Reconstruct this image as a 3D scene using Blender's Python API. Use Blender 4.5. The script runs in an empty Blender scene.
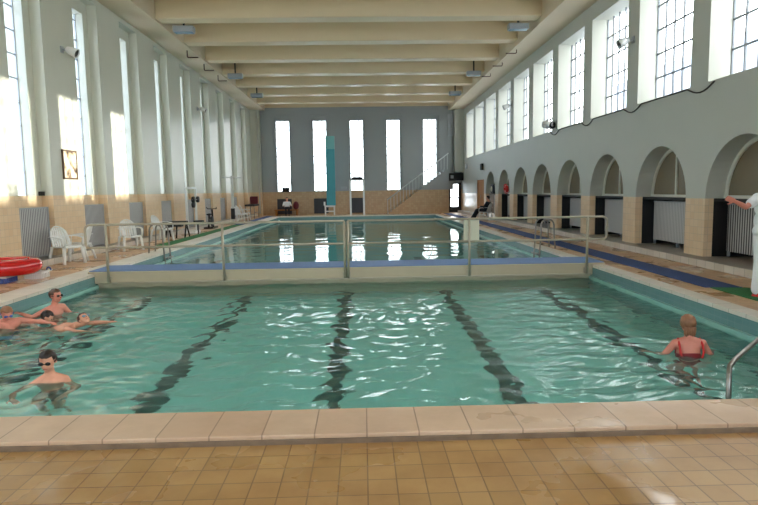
import bpy, bmesh, math, random
from mathutils import Vector, Matrix, noise
R = math.radians
SKY, SUN = 17.0, 10.0
PI = math.pi
scene = bpy.context.scene
COL = scene.collection
random.seed(4)

# ------------------------------------------------------------------ helpers
def lin(r, g, b):
    f = lambda c: (c/255/12.92) if c/255 <= .04045 else ((c/255+.055)/1.055)**2.4
    return (f(r), f(g), f(b), 1)

class MB:
    def __init__(s): s.bm = bmesh.new(); s.mi = 0
    def _v(s, p): return s.bm.verts.new(p)
    def face(s, pts):
        f = s.bm.faces.new([s._v(p) for p in pts]); f.material_index = s.mi; return f
    def box(s, x0, x1, y0, y1, z0, z1, M=None):
        c = [Vector((x, y, z)) for z in (z0, z1) for y in (y0, y1) for x in (x0, x1)]
        if M: c = [M @ p for p in c]
        v = [s._v(p) for p in c]
        for q in ((0, 2, 3, 1), (4, 5, 7, 6), (0, 1, 5, 4), (2, 6, 7, 3), (0, 4, 6, 2), (1, 3, 7, 5)):
            f = s.bm.faces.new([v[i] for i in q]); f.material_index = s.mi
        return s
    def rings(s, rings, closed=True, caps=True):
        vs = [[s._v(p) for p in r] for r in rings]
        n = len(vs[0])
        for a, b in zip(vs, vs[1:]):
            for i in range(n if closed else n-1):
                j = (i+1) % n
                f = s.bm.faces.new((a[i], a[j], b[j], b[i])); f.material_index = s.mi; f.smooth = True
        if caps and closed:
            for r, rev in ((vs[0], True), (vs[-1], False)):
                f = s.bm.faces.new(list(reversed(r)) if rev else r); f.material_index = s.mi
        return s
    def tube(s, pts, r, n=10, r1=None, caps=True):
        pts = [Vector(p) for p in pts]
        rr = []
        t0 = (pts[1]-pts[0]).normalized()
        up = Vector((0, 0, 1)) if abs(t0.z) < .9 else Vector((1, 0, 0))
        nrm = t0.cross(up).normalized()
        for i, p in enumerate(pts):
            if i == 0: t = t0
            elif i == len(pts)-1: t = (pts[i]-pts[i-1]).normalized()
            else: t = ((pts[i]-pts[i-1]).normalized()+(pts[i+1]-pts[i]).normalized()).normalized()
            nrm = (nrm-t*nrm.dot(t)).normalized(); b = t.cross(nrm)
            q = r if r1 is None else r+(r1-r)*i/(len(pts)-1)
            rr.append([p+(nrm*math.cos(2*PI*k/n)+b*math.sin(2*PI*k/n))*q for k in range(n)])
        return s.rings(rr, True, caps)
    def lathe(s, prof, n=24, M=None):
        M = M or Matrix()
        return s.rings([[M @ Vector((r*math.cos(2*PI*k/n), r*math.sin(2*PI*k/n), z)) for k in range(n)] for r, z in prof])
    def torus(s, Rr, r, M=None, n=40, m=16, sz=1):
        M = M or Matrix(); vs = []
        for i in range(n):
            a = 2*PI*i/n
            vs.append([s._v(M @ Vector(((Rr+r*math.cos(2*PI*k/m))*math.cos(a), (Rr+r*math.cos(2*PI*k/m))*math.sin(a), r*sz*math.sin(2*PI*k/m)))) for k in range(m)])
        for i in range(n):
            for k in range(m):
                f = s.bm.faces.new((vs[i][k], vs[(i+1) % n][k], vs[(i+1) % n][(k+1) % m], vs[i][(k+1) % m])); f.smooth = True; f.material_index = s.mi
        return s
    def ell(s, c, r, M=None, u=20, v=12, keep=None):
        c = Vector(c); r = (r, r, r) if not hasattr(r, '__len__') else r
        g = []
        for j in range(v+1):
            th = PI*j/v
            g.append([Vector((math.sin(th)*math.cos(2*PI*i/u)*r[0], math.sin(th)*math.sin(2*PI*i/u)*r[1], math.cos(th)*r[2])) for i in range(u)])
        T = lambda p: c+((M @ p) if M else p)
        top, bot = s._v(T(Vector((0, 0, r[2])))), s._v(T(Vector((0, 0, -r[2]))))
        vs = [[s._v(T(p)) for p in row] for row in g[1:-1]]
        raw = g[1:-1]
        def add(f, ps):
            if keep and not keep(sum(ps, Vector())/len(ps)): return
            q = s.bm.faces.new(f); q.smooth = True; q.material_index = s.mi
        for i in range(u):
            j = (i+1) % u
            add((top, vs[0][i], vs[0][j]), [Vector((0, 0, r[2])), raw[0][i], raw[0][j]])
            add((bot, vs[-1][j], vs[-1][i]), [Vector((0, 0, -r[2])), raw[-1][i], raw[-1][j]])
            for a in range(len(vs)-1):
                add((vs[a][i], vs[a+1][i], vs[a+1][j], vs[a][j]), [raw[a][i], raw[a+1][i], raw[a+1][j], raw[a][j]])
        return s
    def cap(s, a, ra, b, rb, n=14):
        """tapered capsule: spheres at both ends and a cone between"""
        s.ell(a, ra, u=n, v=8); s.ell(b, rb, u=n, v=8)
        a, b = Vector(a), Vector(b)
        if (b-a).length > 1e-4: s.tube([a, b], ra, n, rb)
        return s
    def prism(s, pts, axis, a0, a1):
        def mk(p, a): return (a, p[0], p[1]) if axis == 'x' else ((p[0], a, p[1]) if axis == 'y' else (p[0], p[1], a))
        A = [s._v(mk(p, a0)) for p in pts]; B = [s._v(mk(p, a1)) for p in pts]
        n = len(pts)
        for i in range(n):
            f = s.bm.faces.new((A[i], A[(i+1) % n], B[(i+1) % n], B[i])); f.material_index = s.mi
        for r in (list(reversed(A)), B):
            f = s.bm.faces.new(r); f.material_index = s.mi
        return s
    def mesh(s, name, mats):
        bmesh.ops.recalc_face_normals(s.bm, faces=s.bm.faces)
        me = bpy.data.meshes.new(name); s.bm.to_mesh(me); s.bm.free()
        for m in (mats if isinstance(mats, (list, tuple)) else [mats]): me.materials.append(m)
        return me
    def build(s, name, mats, parent=None, bevel=0, label=None):
        o = bpy.data.objects.new(name, s.mesh(name, mats)); COL.objects.link(o)
        if parent: o.parent = parent
        if bevel:
            b = o.modifiers.new('bevel', 'BEVEL'); b.width = bevel; b.segments = 2; b.limit_method = 'ANGLE'; b.harden_normals = False
        if label: o['label'] = label
        return o

def tag(o, label, cat, group=None, kind=None):
    o['label'] = label; o['category'] = cat
    if group: o['group'] = group
    if kind: o['kind'] = kind
    return o
def thing(name, label, cat, loc=(0, 0, 0), rz=0, group=None):
    o = bpy.data.objects.new(name, None); COL.objects.link(o); o.empty_display_size = .1
    o.location = loc; o.rotation_euler = (0, 0, rz)
    return tag(o, label, cat, group)
def struct(o):
    o['kind'] = 'structure'; return o
def dup(o, loc, rz, label, scale=None):
    def cp(a, par):
        c = a.copy(); COL.objects.link(c)
        if par: c.parent = par
        for ch in list(a.children): cp(ch, c)
        return c
    c = cp(o, None); c.location = loc; c.rotation_euler = (0, 0, rz); c['label'] = label
    if scale: c.scale = scale
    return c

# ------------------------------------------------------------------ materials
def mat(name, col, rough=.5, metal=0, noise_amt=0, noise_scale=3, bump=0, bump_scale=20, spec=.5, coat=0):
    m = bpy.data.materials.new(name); m.use_nodes = True
    nt = m.node_tree; b = nt.nodes['Principled BSDF']
    b.inputs['Base Color'].default_value = col; b.inputs['Roughness'].default_value = rough
    b.inputs['Metallic'].default_value = metal; b.inputs['Specular IOR Level'].default_value = spec
    b.inputs['Coat Weight'].default_value = coat
    tc = nt.nodes.new('ShaderNodeTexCoord')
    if noise_amt:
        n = nt.nodes.new('ShaderNodeTexNoise'); n.inputs['Scale'].default_value = noise_scale; n.inputs['Detail'].default_value = 5
        nt.links.new(tc.outputs['Object'], n.inputs['Vector'])
        mx = nt.nodes.new('ShaderNodeMix'); mx.data_type = 'RGBA'
        mx.inputs['A'].default_value = tuple(c*(1-noise_amt) for c in col[:3])+(1,)
        mx.inputs['B'].default_value = tuple(min(1, c*(1+noise_amt)) for c in col[:3])+(1,)
        nt.links.new(n.outputs['Fac'], mx.inputs['Factor']); nt.links.new(mx.outputs['Result'], b.inputs['Base Color'])
    if bump:
        n = nt.nodes.new('ShaderNodeTexNoise'); n.inputs['Scale'].default_value = bump_scale; n.inputs['Detail'].default_value = 4
        nt.links.new(tc.outputs['Object'], n.inputs['Vector'])
        bp = nt.nodes.new('ShaderNodeBump'); bp.inputs['Strength'].default_value = bump; bp.inputs['Distance'].default_value = .02
        nt.links.new(n.outputs['Fac'], bp.inputs['Height']); nt.links.new(bp.outputs['Normal'], b.inputs['Normal'])
    return m

def tile(name, c1, c2, mortar, w, h, mode, rough=.35, msize=.006, offset=0.0, wet=0, stain=None, bump=.3, bias=0):
    m = bpy.data.materials.new(name); m.use_nodes = True
    nt = m.node_tree; N = nt.nodes; L = nt.links; b = N['Principled BSDF']
    b.inputs['Roughness'].default_value = rough
    tc = N.new('ShaderNodeTexCoord'); vec = tc.outputs['Object']
    if mode == 'wall':
        sp = N.new('ShaderNodeSeparateXYZ'); L.new(vec, sp.inputs[0])
        ad = N.new('ShaderNodeMath'); L.new(sp.outputs['X'], ad.inputs[0]); L.new(sp.outputs['Y'], ad.inputs[1])
        cb = N.new('ShaderNodeCombineXYZ'); L.new(ad.outputs[0], cb.inputs['X']); L.new(sp.outputs['Z'], cb.inputs['Y'])
        vec = cb.outputs[0]
    br = N.new('ShaderNodeTexBrick'); br.offset = offset; br.inputs['Scale'].default_value = 1
    br.inputs['Brick Width'].default_value = w; br.inputs['Row Height'].default_value = h
    br.inputs['Mortar Size'].default_value = msize; br.inputs['Mortar Smooth'].default_value = .2; br.inputs['Bias'].default_value = bias
    br.inputs['Color1'].default_value = c1; br.inputs['Color2'].default_value = c2; br.inputs['Mortar'].default_value = mortar
    L.new(vec, br.inputs['Vector'])
    out = br.outputs['Color']
    nz = N.new('ShaderNodeTexNoise'); nz.inputs['Scale'].default_value = 1.3; nz.inputs['Detail'].default_value = 6; nz.inputs['Roughness'].default_value = .65
    L.new(tc.outputs['Object'], nz.inputs['Vector'])
    if stain:
        rp = N.new('ShaderNodeValToRGB'); rp.color_ramp.elements[0].position = .42; rp.color_ramp.elements[1].position = .66
        L.new(nz.outputs['Fac'], rp.inputs['Fac'])
        mx = N.new('ShaderNodeMix'); mx.data_type = 'RGBA'; mx.blend_type = 'MULTIPLY'
        ms = N.new('ShaderNodeMath'); ms.operation = 'MULTIPLY'; ms.inputs[1].default_value = .45; L.new(rp.outputs['Color'], ms.inputs[0])
        L.new(ms.outputs[0], mx.inputs['Factor']); L.new(out, mx.inputs['A']); mx.inputs['B'].default_value = stain
        out = mx.outputs['Result']
    L.new(out, b.inputs['Base Color'])
    if wet:
        n2 = N.new('ShaderNodeTexNoise'); n2.inputs['Scale'].default_value = 1.1; n2.inputs['Detail'].default_value = 4
        L.new(tc.outputs['Object'], n2.inputs['Vector'])
        r2 = N.new('ShaderNodeValToRGB'); r2.color_ramp.elements[0].position = .5; r2.color_ramp.elements[1].position = .62
        r2.color_ramp.elements[0].color = (rough,)*3+(1,); r2.color_ramp.elements[1].color = (wet,)*3+(1,)
        L.new(n2.outputs['Fac'], r2.inputs['Fac']); L.new(r2.outputs['Color'], b.inputs['Roughness'])
    bp = N.new('ShaderNodeBump'); bp.inputs['Strength'].default_value = bump; bp.inputs['Distance'].default_value = .006; bp.invert = True
    L.new(br.outputs['Fac'], bp.inputs['Height']); L.new(bp.outputs['Normal'], b.inputs['Normal'])
    return m

def stripes(name, c1, c2, pitch, axis, duty=.5, rough=.5, distort=0):
    """vertical ribs along one axis: colour and relief repeat with the given pitch"""
    m = bpy.data.materials.new(name); m.use_nodes = True
    nt = m.node_tree; N = nt.nodes; L = nt.links; b = N['Principled BSDF']; b.inputs['Roughness'].default_value = rough
    tc = N.new('ShaderNodeTexCoord'); sp = N.new('ShaderNodeSeparateXYZ'); L.new(tc.outputs['Object'], sp.inputs[0])
    d = N.new('ShaderNodeMath'); d.operation = 'DIVIDE'; L.new(sp.outputs[axis], d.inputs[0]); d.inputs[1].default_value = pitch
    fr = N.new('ShaderNodeMath'); fr.operation = 'FRACT'; L.new(d.outputs[0], fr.inputs[0])
    rp = N.new('ShaderNodeValToRGB'); e = rp.color_ramp.elements
    e[0].position = duty-.08; e[0].color = c1; e[1].position = duty+.08; e[1].color = c2
    L.new(fr.outputs[0], rp.inputs['Fac']); L.new(rp.outputs['Color'], b.inputs['Base Color'])
    return m

M = {}
M['plaster_left'] = mat('plaster_left', lin(204, 204, 190), .3, 0, .05, 1.2, spec=.5)
M['plaster_right'] = mat('plaster_right', lin(188, 189, 178), .5, 0, .04, 1.5)
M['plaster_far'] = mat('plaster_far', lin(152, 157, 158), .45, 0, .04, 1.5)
M['soffit'] = mat('soffit', lin(214, 196, 168), .6, 0, .03, 1)
M['beam'] = mat('beam', lin(226, 206, 172), .4, 0, .03, 1.5, spec=.2)
M['wall_tile'] = tile('wall_tile', lin(232, 204, 168), lin(226, 194, 154), lin(204, 180, 152), .15, .15, 'wall', .3, .004)
M['plinth_tile'] = tile('plinth_tile', lin(216, 206, 192), lin(205, 194, 178), lin(160, 150, 138), .3, .15, 'wall', .35, .006)
M['floor_tile'] = tile('floor_tile', lin(178, 142, 92), lin(164, 128, 80), lin(132, 104, 70), .16, .168, 'xy', .38, .0045, 0, .08, lin(190, 150, 105), bias=-.2)
M['deck_tile'] = tile('deck_tile', lin(212, 174, 134), lin(202, 160, 118), lin(168, 134, 102), .16, .168, 'xy', .38, .0045, 0, .12, lin(200, 165, 125), bias=-.2)
M['far_tile_shaded'] = tile('far_tile_shaded', lin(196, 166, 128), lin(186, 152, 114), lin(164, 140, 112), .15, .15, 'wall', .3, .004)  # wall tile in a darker tone, carrying the end wall's backlit shade
M['coping'] = tile('coping', lin(208, 180, 152), lin(198, 168, 140), lin(154, 128, 106), .335, 9.0, 'xy', .42, .005, 0, .2, lin(205, 190, 175))
M['coping_side'] = tile('coping_side', lin(222, 214, 202), lin(214, 204, 190), lin(160, 150, 138), 9.0, .36, 'xy', .4, .005)
M['coping_edge'] = mat('coping_edge', lin(120, 100, 80), .7, 0, .45, 9)
M['basin_tile'] = tile('basin_tile', lin(180, 240, 230), lin(172, 234, 222), lin(190, 240, 234), .15, .15, 'xy', .3, .006, bump=.05)
M['basin_wall'] = tile('basin_wall', lin(112, 150, 150), lin(106, 144, 146), lin(118, 152, 152), .15, .075, 'wall', .25, .006, bump=.1)
M['gutter'] = mat('gutter', lin(150, 200, 190), .3, 0, .08, 6)
M['lane'] = tile('lane', lin(10, 14, 18), lin(12, 16, 22), lin(26, 36, 40), .05, .05, 'xy', .3, .003, bump=.05)
M['metal'] = mat('metal', lin(150, 146, 140), .32, .85)
M['rail_paint'] = mat('rail_paint', lin(176, 166, 146), .4, .2, .06, 8)
M['bridge_beige'] = mat('bridge_beige', lin(186, 172, 146), .5, 0, .08, 4)
M['bridge_blue'] = mat('bridge_blue', lin(96, 128, 176), .6, 0, .08, 30)
M['mat_blue'] = mat('mat_blue', lin(48, 74, 132), .75, 0, .12, 30, .4, 60)
M['mat_green'] = mat('mat_green', lin(44, 118, 62), .75, 0, .12, 30, .4, 60)
M['muntin'] = mat('muntin', lin(120, 126, 132), .5)  # bar colour darkened to read as backlit
M['muntin_white'] = mat('muntin_white', lin(215, 214, 200), .5)
M['frame_dark'] = mat('frame_dark', lin(40, 38, 36), .5)
M['black'] = mat('black', lin(16, 16, 18), .6)
M['black_gloss'] = mat('black_gloss', lin(14, 14, 16), .2)
M['fan_glass'] = mat('fan_glass', lin(128, 116, 94), .25, 0, .1, 2)
M['grille'] = stripes('grille', lin(196, 194, 192), lin(92, 92, 98), .072, 'Y', .55, .45)
M['grille_dark'] = stripes('grille_dark', lin(70, 70, 78), lin(38, 38, 44), .08, 'X', .5, .5)
M['panel_pale'] = stripes('panel_pale', lin(198, 196, 194), lin(150, 148, 148), .07, 'Y', .6, .55)
M['panel_dark'] = stripes('panel_dark', lin(196, 194, 190), lin(70, 66, 64), .075, 'Y', .45, .55)
M['white_plastic'] = mat('white_plastic', lin(232, 232, 230), .35)
M['cream'] = mat('cream', lin(216, 212, 190), .5)
M['teal'] = mat('teal', lin(64, 156, 168), .4, 0, .06, 3)
M['teal_pale'] = mat('teal_pale', lin(120, 190, 190), .4, 0, .06, 3)
M['red'] = mat('red', lin(196, 14, 22), .16, coat=.6)
M['red_matte'] = mat('red_matte', lin(206, 40, 36), .5)
M['blue_plastic'] = mat('blue_plastic', lin(70, 96, 170), .35)
M['suit_red'] = mat('suit_red', lin(150, 30, 40), .6)
M['maroon'] = mat('maroon', lin(92, 22, 36), .7)
M['dark_cloth'] = mat('dark_cloth', lin(30, 34, 44), .9)
M['white_cloth'] = mat('white_cloth', lin(232, 234, 236), .85, 0, .03, 12, .3, 18)
M['skin'] = mat('skin', lin(224, 160, 132), .45, 0, .05, 14)
M['skin_pink'] = mat('skin_pink', lin(222, 142, 122), .45, 0, .06, 14)
M['hair_brown'] = mat('hair_brown', lin(74, 48, 36), .45, 0, .3, 40)
M['hair_fair'] = mat('hair_fair', lin(150, 104, 74), .5, 0, .3, 40)
M['hair_dark'] = mat('hair_dark', lin(42, 30, 26), .45, 0, .3, 40)
M['lip'] = mat('lip', lin(190, 96, 90), .5)
M['eye'] = mat('eye', lin(30, 24, 22), .2)
M['wood'] = mat('wood', lin(176, 112, 48), .7, 0, .12, 5)
M['frame_brown'] = mat('frame_brown', lin(92, 66, 44), .6)
M['muntin_pale'] = mat('muntin_pale', lin(176, 182, 190), .5)
M['bracket'] = mat('bracket', lin(90, 48, 36), .6)
M['pipe'] = mat('pipe', lin(205, 205, 198), .4)
M['cable'] = mat('cable', lin(58, 52, 48), .6)
M['lamp_grey'] = mat('lamp_grey', lin(160, 165, 170), .4)
M['lamp_pale'] = mat('pale_rail', lin(205, 210, 210), .4)
M['lens'] = mat('lens', lin(120, 150, 170), .1)
M['picture'] = None

def pane_mat():
    m = bpy.data.materials.new('window_glass'); m.use_nodes = True
    nt = m.node_tree; N = nt.nodes; L = nt.links; N.remove(N['Principled BSDF'])
    o = N['Material Output']; t = N.new('ShaderNodeBsdfTransparent'); t.inputs[0].default_value = (.93, .96, .97, 1)
    g = N.new('ShaderNodeBsdfGlossy'); g.inputs['Roughness'].default_value = .05
    mx = N.new('ShaderNodeMixShader'); mx.inputs[0].default_value = .05
    L.new(t.outputs[0], mx.inputs[1]); L.new(g.outputs[0], mx.inputs[2]); L.new(mx.outputs[0], o.inputs[0])
    return m
M['pane'] = pane_mat()

def water_mat(name, milk, body, bscale, bstr):
    m = bpy.data.materials.new(name); m.use_nodes = True
    nt = m.node_tree; N = nt.nodes; L = nt.links; N.remove(N['Principled BSDF']); o = N['Material Output']
    tc = N.new('ShaderNodeTexCoord')
    mp = N.new('ShaderNodeMapping'); mp.inputs['Scale'].default_value = (.6, 1, 1); L.new(tc.outputs['Object'], mp.inputs['Vector'])
    nz = N.new('ShaderNodeTexNoise'); nz.inputs['Scale'].default_value = bscale; nz.inputs['Detail'].default_value = 6; nz.inputs['Roughness'].default_value = .6
    nz.inputs['Distortion'].default_value = .6
    L.new(mp.outputs[0], nz.inputs['Vector'])
    bp = N.new('ShaderNodeBump'); bp.inputs['Strength'].default_value = bstr; bp.inputs['Distance'].default_value = .05
    L.new(nz.outputs['Fac'], bp.inputs['Height'])
    rf = N.new('ShaderNodeBsdfRefraction'); rf.inputs['IOR'].default_value = 1.333; rf.inputs['Roughness'].default_value = 0
    rf.inputs['Color'].default_value = (.85, .985, .98, 1); L.new(bp.outputs[0], rf.inputs['Normal'])
    df = N.new('ShaderNodeBsdfDiffuse'); df.inputs['Color'].default_value = body
    m1 = N.new('ShaderNodeMixShader'); m1.inputs[0].default_value = milk
    L.new(rf.outputs[0], m1.inputs[1]); L.new(df.outputs[0], m1.inputs[2])
    gl = N.new('ShaderNodeBsdfGlossy'); gl.inputs['Roughness'].default_value = .02; L.new(bp.outputs[0], gl.inputs['Normal'])
    fr = N.new('ShaderNodeFresnel'); fr.inputs['IOR'].default_value = 1.333; L.new(bp.outputs[0], fr.inputs['Normal'])
    m2 = N.new('ShaderNodeMixShader'); L.new(fr.outputs[0], m2.inputs[0]); L.new(m1.outputs[0], m2.inputs[1]); L.new(gl.outputs[0], m2.inputs[2])
    L.new(m2.outputs[0], o.inputs['Surface'])
    return m
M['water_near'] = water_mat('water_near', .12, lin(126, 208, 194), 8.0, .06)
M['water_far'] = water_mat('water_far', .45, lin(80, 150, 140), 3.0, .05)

# ------------------------------------------------------------------ dimensions
XL, XR, YF, YB = -7.51, 6.94, 41.85, -4.0
PITCH = 3.1065
PXL, PXR, PY0, PY1 = -5.46, 4.73, 4.15, 39.2
WZ = -.28
ZC = 8.1

# ------------------------------------------------------------------ setting
f = MB()
f.box(-8.3, XR+1.2, YB, 3.70, -.3, 0); f.mi = 1; f.box(-8.3, PXL-.52, 3.70, YF+.4, -.3, 0)
f.box(PXR+.27, XR+1.2, 3.70, YF+.4, -.3, 0); f.box(PXL-.52, PXR+.27, PY1+.5, YF+.4, -.3, 0)
struct(f.build('floor', [M['floor_tile'], M['deck_tile']]))
c = MB(); c.box(PXL-.52, PXR+.27, 3.70, PY0, -.06, .06); c.mi = 1; c.box(PXL-.52, PXR+.27, 3.685, 3.70, -.02, .035)
struct(c.build('trim_1', [M['coping'], M['coping_edge']], bevel=.012))
c = MB(); c.box(PXL-.52, PXL, PY0, PY1+.5, -.05, .004); c.box(PXR, PXR+.27, PY0, PY1+.5, -.05, .004); c.box(PXL, PXR, PY1, PY1+.5, -.05, .004)
struct(c.build('trim_2', M['coping_side']))
# basin
b = MB()
for x0, x1 in ((PXL-.3, PXL), (PXR, PXR+.25)):
    b.mi = 0; b.box(x0, x1, PY0-.3, PY1+.3, -3.0, -.05)
b.box(PXL, PXR, PY0-.3, PY0, -3.0, -.06); b.box(PXL, PXR, PY1, PY1+.3, -3.0, -.05)
b.mi = 1
b.face([(PXL, PY0, -1.45), (PXR, PY0, -1.45), (PXR, 12.4, -1.6), (PXL, 12.4, -1.6)])
b.face([(PXL, 12.4, -1.6), (PXR, 12.4, -1.6), (PXR, PY1, -2.8), (PXL, PY1, -2.8)])
b.mi = 2
for x0, x1 in ((PXL, PXL+.07), (PXR-.07, PXR)):
    b.box(x0, x1, PY0, 12.2, -.36, -.225); b.box(x0, x1, 13.3, PY1, -.36, -.225)
b.mi = 3
for k in range(5):
    xc = -.365+(k-2)*2.04
    b.face([(xc-.115, PY0+.6, -1.446), (xc+.115, PY0+.6, -1.446), (xc+.115, 12.4, -1.596), (xc-.115, 12.4, -1.596)])
    b.face([(xc-.13, 12.4, -1.596), (xc+.13, 12.4, -1.596), (xc+.13, PY1-1.5, -2.745), (xc-.13, PY1-1.5, -2.745)])
ob = struct(b.build('pool_basin', [M['basin_wall'], M['basin_tile'], M['gutter'], M['lane']]))

def water(name, y0, y1, step, amp, lams, m, label):
    nx = int((PXR-PXL)/step); ny = int((y1-y0)/step)
    random.seed(7)
    ws = []
    for k in range(26):
        lam = lams[0]*(lams[1]/lams[0])**random.random(); a = R(random.gauss(95, 38))
        ws.append((math.cos(a)*2*PI/lam, math.sin(a)*2*PI/lam, random.uniform(0, 6.28), lam))
    vs = []
    for j in range(ny+1):
        y = y0+(y1-y0)*j/ny
        for i in range(nx+1):
            x = PXL+(PXR-PXL)*i/nx
            wx = noise.noise((x*.8, y*.8, 1.3))*.35; wy = noise.noise((x*.8, y*.8, 7.1))*.35
            h = sum(math.sin((x+wx)*a+(y+wy)*b_+p)*lam for a, b_, p, lam in ws)/4
            loc = .85+.7*noise.noise((x*.45, y*.45, 11))
            # livelier round the swimmers
            loc += .8*math.exp(-((x+4.0)**2+(y-7.6)**2)/6)
            vs.append((x, y, WZ+amp*h*max(.25, loc)))
    fs = [(j*(nx+1)+i, j*(nx+1)+i+1, (j+1)*(nx+1)+i+1, (j+1)*(nx+1)+i) for j in range(ny) for i in range(nx)]
    me = bpy.data.meshes.new(name); me.from_pydata(vs, [], fs); me.materials.append(m)
    me.polygons.foreach_set('use_smooth', [True]*len(fs))
    o = bpy.data.objects.new(name, me); COL.objects.link(o)
    return tag(o, label, 'water', kind='stuff')
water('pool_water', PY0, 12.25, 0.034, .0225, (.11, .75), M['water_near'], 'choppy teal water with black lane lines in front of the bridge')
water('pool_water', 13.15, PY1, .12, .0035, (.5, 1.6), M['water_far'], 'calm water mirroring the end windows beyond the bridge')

# left wall: bays between pilasters, one tall window each
PIL0 = 14.84
nmin = -6
def bay(k): return PIL0-1.49+PITCH*k, PIL0+PITCH*k      # bay k lies just before pilaster k
w = MB()
XW = -7.78
w.mi = 0; w.box(-8.2, XW, YB, YF+.4, 0, 1.6); w.mi = 1
prev = YB
wins_left = []
for k in range(nmin, 9):
    y0, y1 = bay(k); a, e = (y0+y1)/2-.46, (y0+y1)/2+.46
    w.box(-8.2, XW, prev, a, 1.6, 6.65); prev = e; wins_left.append((k, a, e))
w.box(-8.2, XW, prev, YF+.4, 1.6, 6.65); w.box(-8.2, XW, YB, YF+.4, 6.65, ZC)
w.mi = 1; w.box(XW, XL, YB, YF, 6.98, 7.135)
struct(w.build('wall_left', [M['wall_tile'], M['plaster_left']]))
for k in range(nmin, 9):
    y0 = PIL0+PITCH*k; y1 = min(y0+PITCH-1.49, YF)
    p = MB(); p.box(XW, XL, y0, y1, 0, 1.6); p.mi = 1; p.box(XW, XL, y0, y1, 1.6, 6.98)
    struct(p.build('pilaster', [M['wall_tile'], M['plaster_left']]))
wn = 0
def window(fmb, pmb, fm, pm=None):
    global wn
    wn += 1
    o = struct(fmb.build('window_%d' % wn, fm))
    pmb.build('pane', pm or M['pane'], o)
    return o
for k, a, e in wins_left:
    m = MB(); X = -8.0
    for s in range(3): yy = a+(e-a)*s/2; m.box(X-.02, X+.02, max(a, yy-.02), min(e, yy+.02), 1.6, 6.65)
    z = 1.6
    while z < 6.66: m.box(X-.018, X+.018, a, e, z, min(z+.03, 6.65)); z += .54
    g = MB(); g.box(X-.004, X+.004, a, e, 1.6, 6.65)
    window(m, g, M['muntin_pale'])
# left plinth
p = MB(); p.box(XW, -7.22, YB, YF-.4, 0, .15); struct(p.build('baseboard_left', M['plinth_tile'], bevel=.01))
# right plinth
p = MB(); p.box(6.62, XR+.9, YB, YF, 0, .15); struct(p.build('baseboard_right', M['plinth_tile'], bevel=.01))

# right wall: arcade below, windows above
SP, RA, ZS, TW = 1.337, 1.186, 3.66, .46
A0 = 12.03
w = MB(); w.mi = 1
ks = range(-4, 8)
prev = YB
def arch_pts(yc, n=24): return [(yc-RA*math.cos(PI*i/n), SP+RA*math.sin(PI*i/n)) for i in range(n+1)]
for k in ks:
    far = A0+PITCH*k; near = far-2*RA; yc = far-RA
    w.mi = 0; w.box(XR, XR+.18, prev, near, .15, SP); w.mi = 2; w.box(XR+.18, XR+.95, prev+.02, near-.02, .15, SP-.02)
    w.mi = 1; w.box(XR, XR+TW, prev, near, SP, ZS)
    pts = arch_pts(yc)
    for (ya, za), (yb, zb) in zip(pts, pts[1:]):
        w.face([(XR, ya, za), (XR, yb, zb), (XR, yb, ZS), (XR, ya, ZS)])
        q = w.face([(XR, ya, za), (XR, yb, zb), (XR+TW, yb, zb), (XR+TW, ya, za)]); q.smooth = True
    prev = far
w.mi = 0; w.box(XR, XR+.18, prev, 34.3, .15, SP); w.box(XR, XR+.18, 36.4, YF, .15, SP); w.mi = 1
w.box(XR, XR+TW, prev, YF, 2.14, ZS); w.box(XR, XR+TW, prev, 34.3, SP, 2.14); w.box(XR, XR+TW, 36.4, YF, SP, 2.14)
# back of the arcade
w.mi = 2; w.box(XR+.95, XR+1.15, YB, YF, .0, SP); w.mi = 1; w.box(XR+TW, XR+TW+.2, YB, YF, SP, ZS)
w.mi = 2; w.box(XR+.2, XR+.95, YB, 33.77, SP-.06, SP-.005)
# upper wall
WF0 = 12.09; WW = 2.468; ZT = 6.55
w.mi = 1
wins_r = []; prev = YB
for k in range(-3, 10):
    fa = WF0+PITCH*k; ne = max(fa-WW, YB+.2)
    if fa > YF: break
    w.box(XR, XR+.62, prev, ne, ZS, ZT); prev = fa; wins_r.append((ne, fa))
w.box(XR, XR+.62, prev, YF+.4, ZS, ZT); w.box(XR, XR+.62, YB, YF+.4, ZT, ZC); w.box(XR+TW, XR+.62, YB, YF+.4, ZS-.2, ZS)
struct(w.build('wall_right', [M['wall_tile'], M['plaster_right'], M['black']]))
for ne, fa in wins_r:
    m = MB(); X = XR+.47; n = 6
    for s in range(n+1):
        yy = ne+(fa-ne)*s/n; m.box(X-.02, X+.02, max(ne, yy-.02), min(fa, yy+.02), ZS, ZT)
    z = ZS+.02
    while z < ZT: m.box(X-.018, X+.018, ne, fa, z, min(z+.036, ZT)); z += .58
    g = MB(); g.box(X-.004, X+.004, ne, fa, ZS, ZT)
    window(m, g, M['muntin'])
# fanlights in the arches
for k in ks:
    far = A0+PITCH*k; yc = far-RA; X = XR+TW-.02
    m = MB()
    ro, ri = RA, RA-.075
    n = 24
    for i in range(n):
        t0, t1 = PI*i/n, PI*(i+1)/n
        P = lambda r, t, x: (x, yc-r*math.cos(t), SP+r*math.sin(t))
        for x in (X-.05,): m.face([P(ri, t0, x), P(ri, t1, x), P(ro, t1, x), P(ro, t0, x)])
        m.face([P(ri, t0, X-.05), P(ri, t1, X-.05), P(ri, t1, X), P(ri, t0, X)])
    m.box(X-.05, X, yc-.025, yc+.025, SP, SP+ri); m.box(X-.06, X, yc-RA, yc+RA, SP, SP+.06)
    g = MB()
    g.face([(X-.012, y, z) for y, z in [(yc-ri*math.cos(PI*i/n), SP+ri*math.sin(PI*i/n)) for i in range(n+1)]])
    window(m, g, M['muntin_white'], M['fan_glass'])

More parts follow.
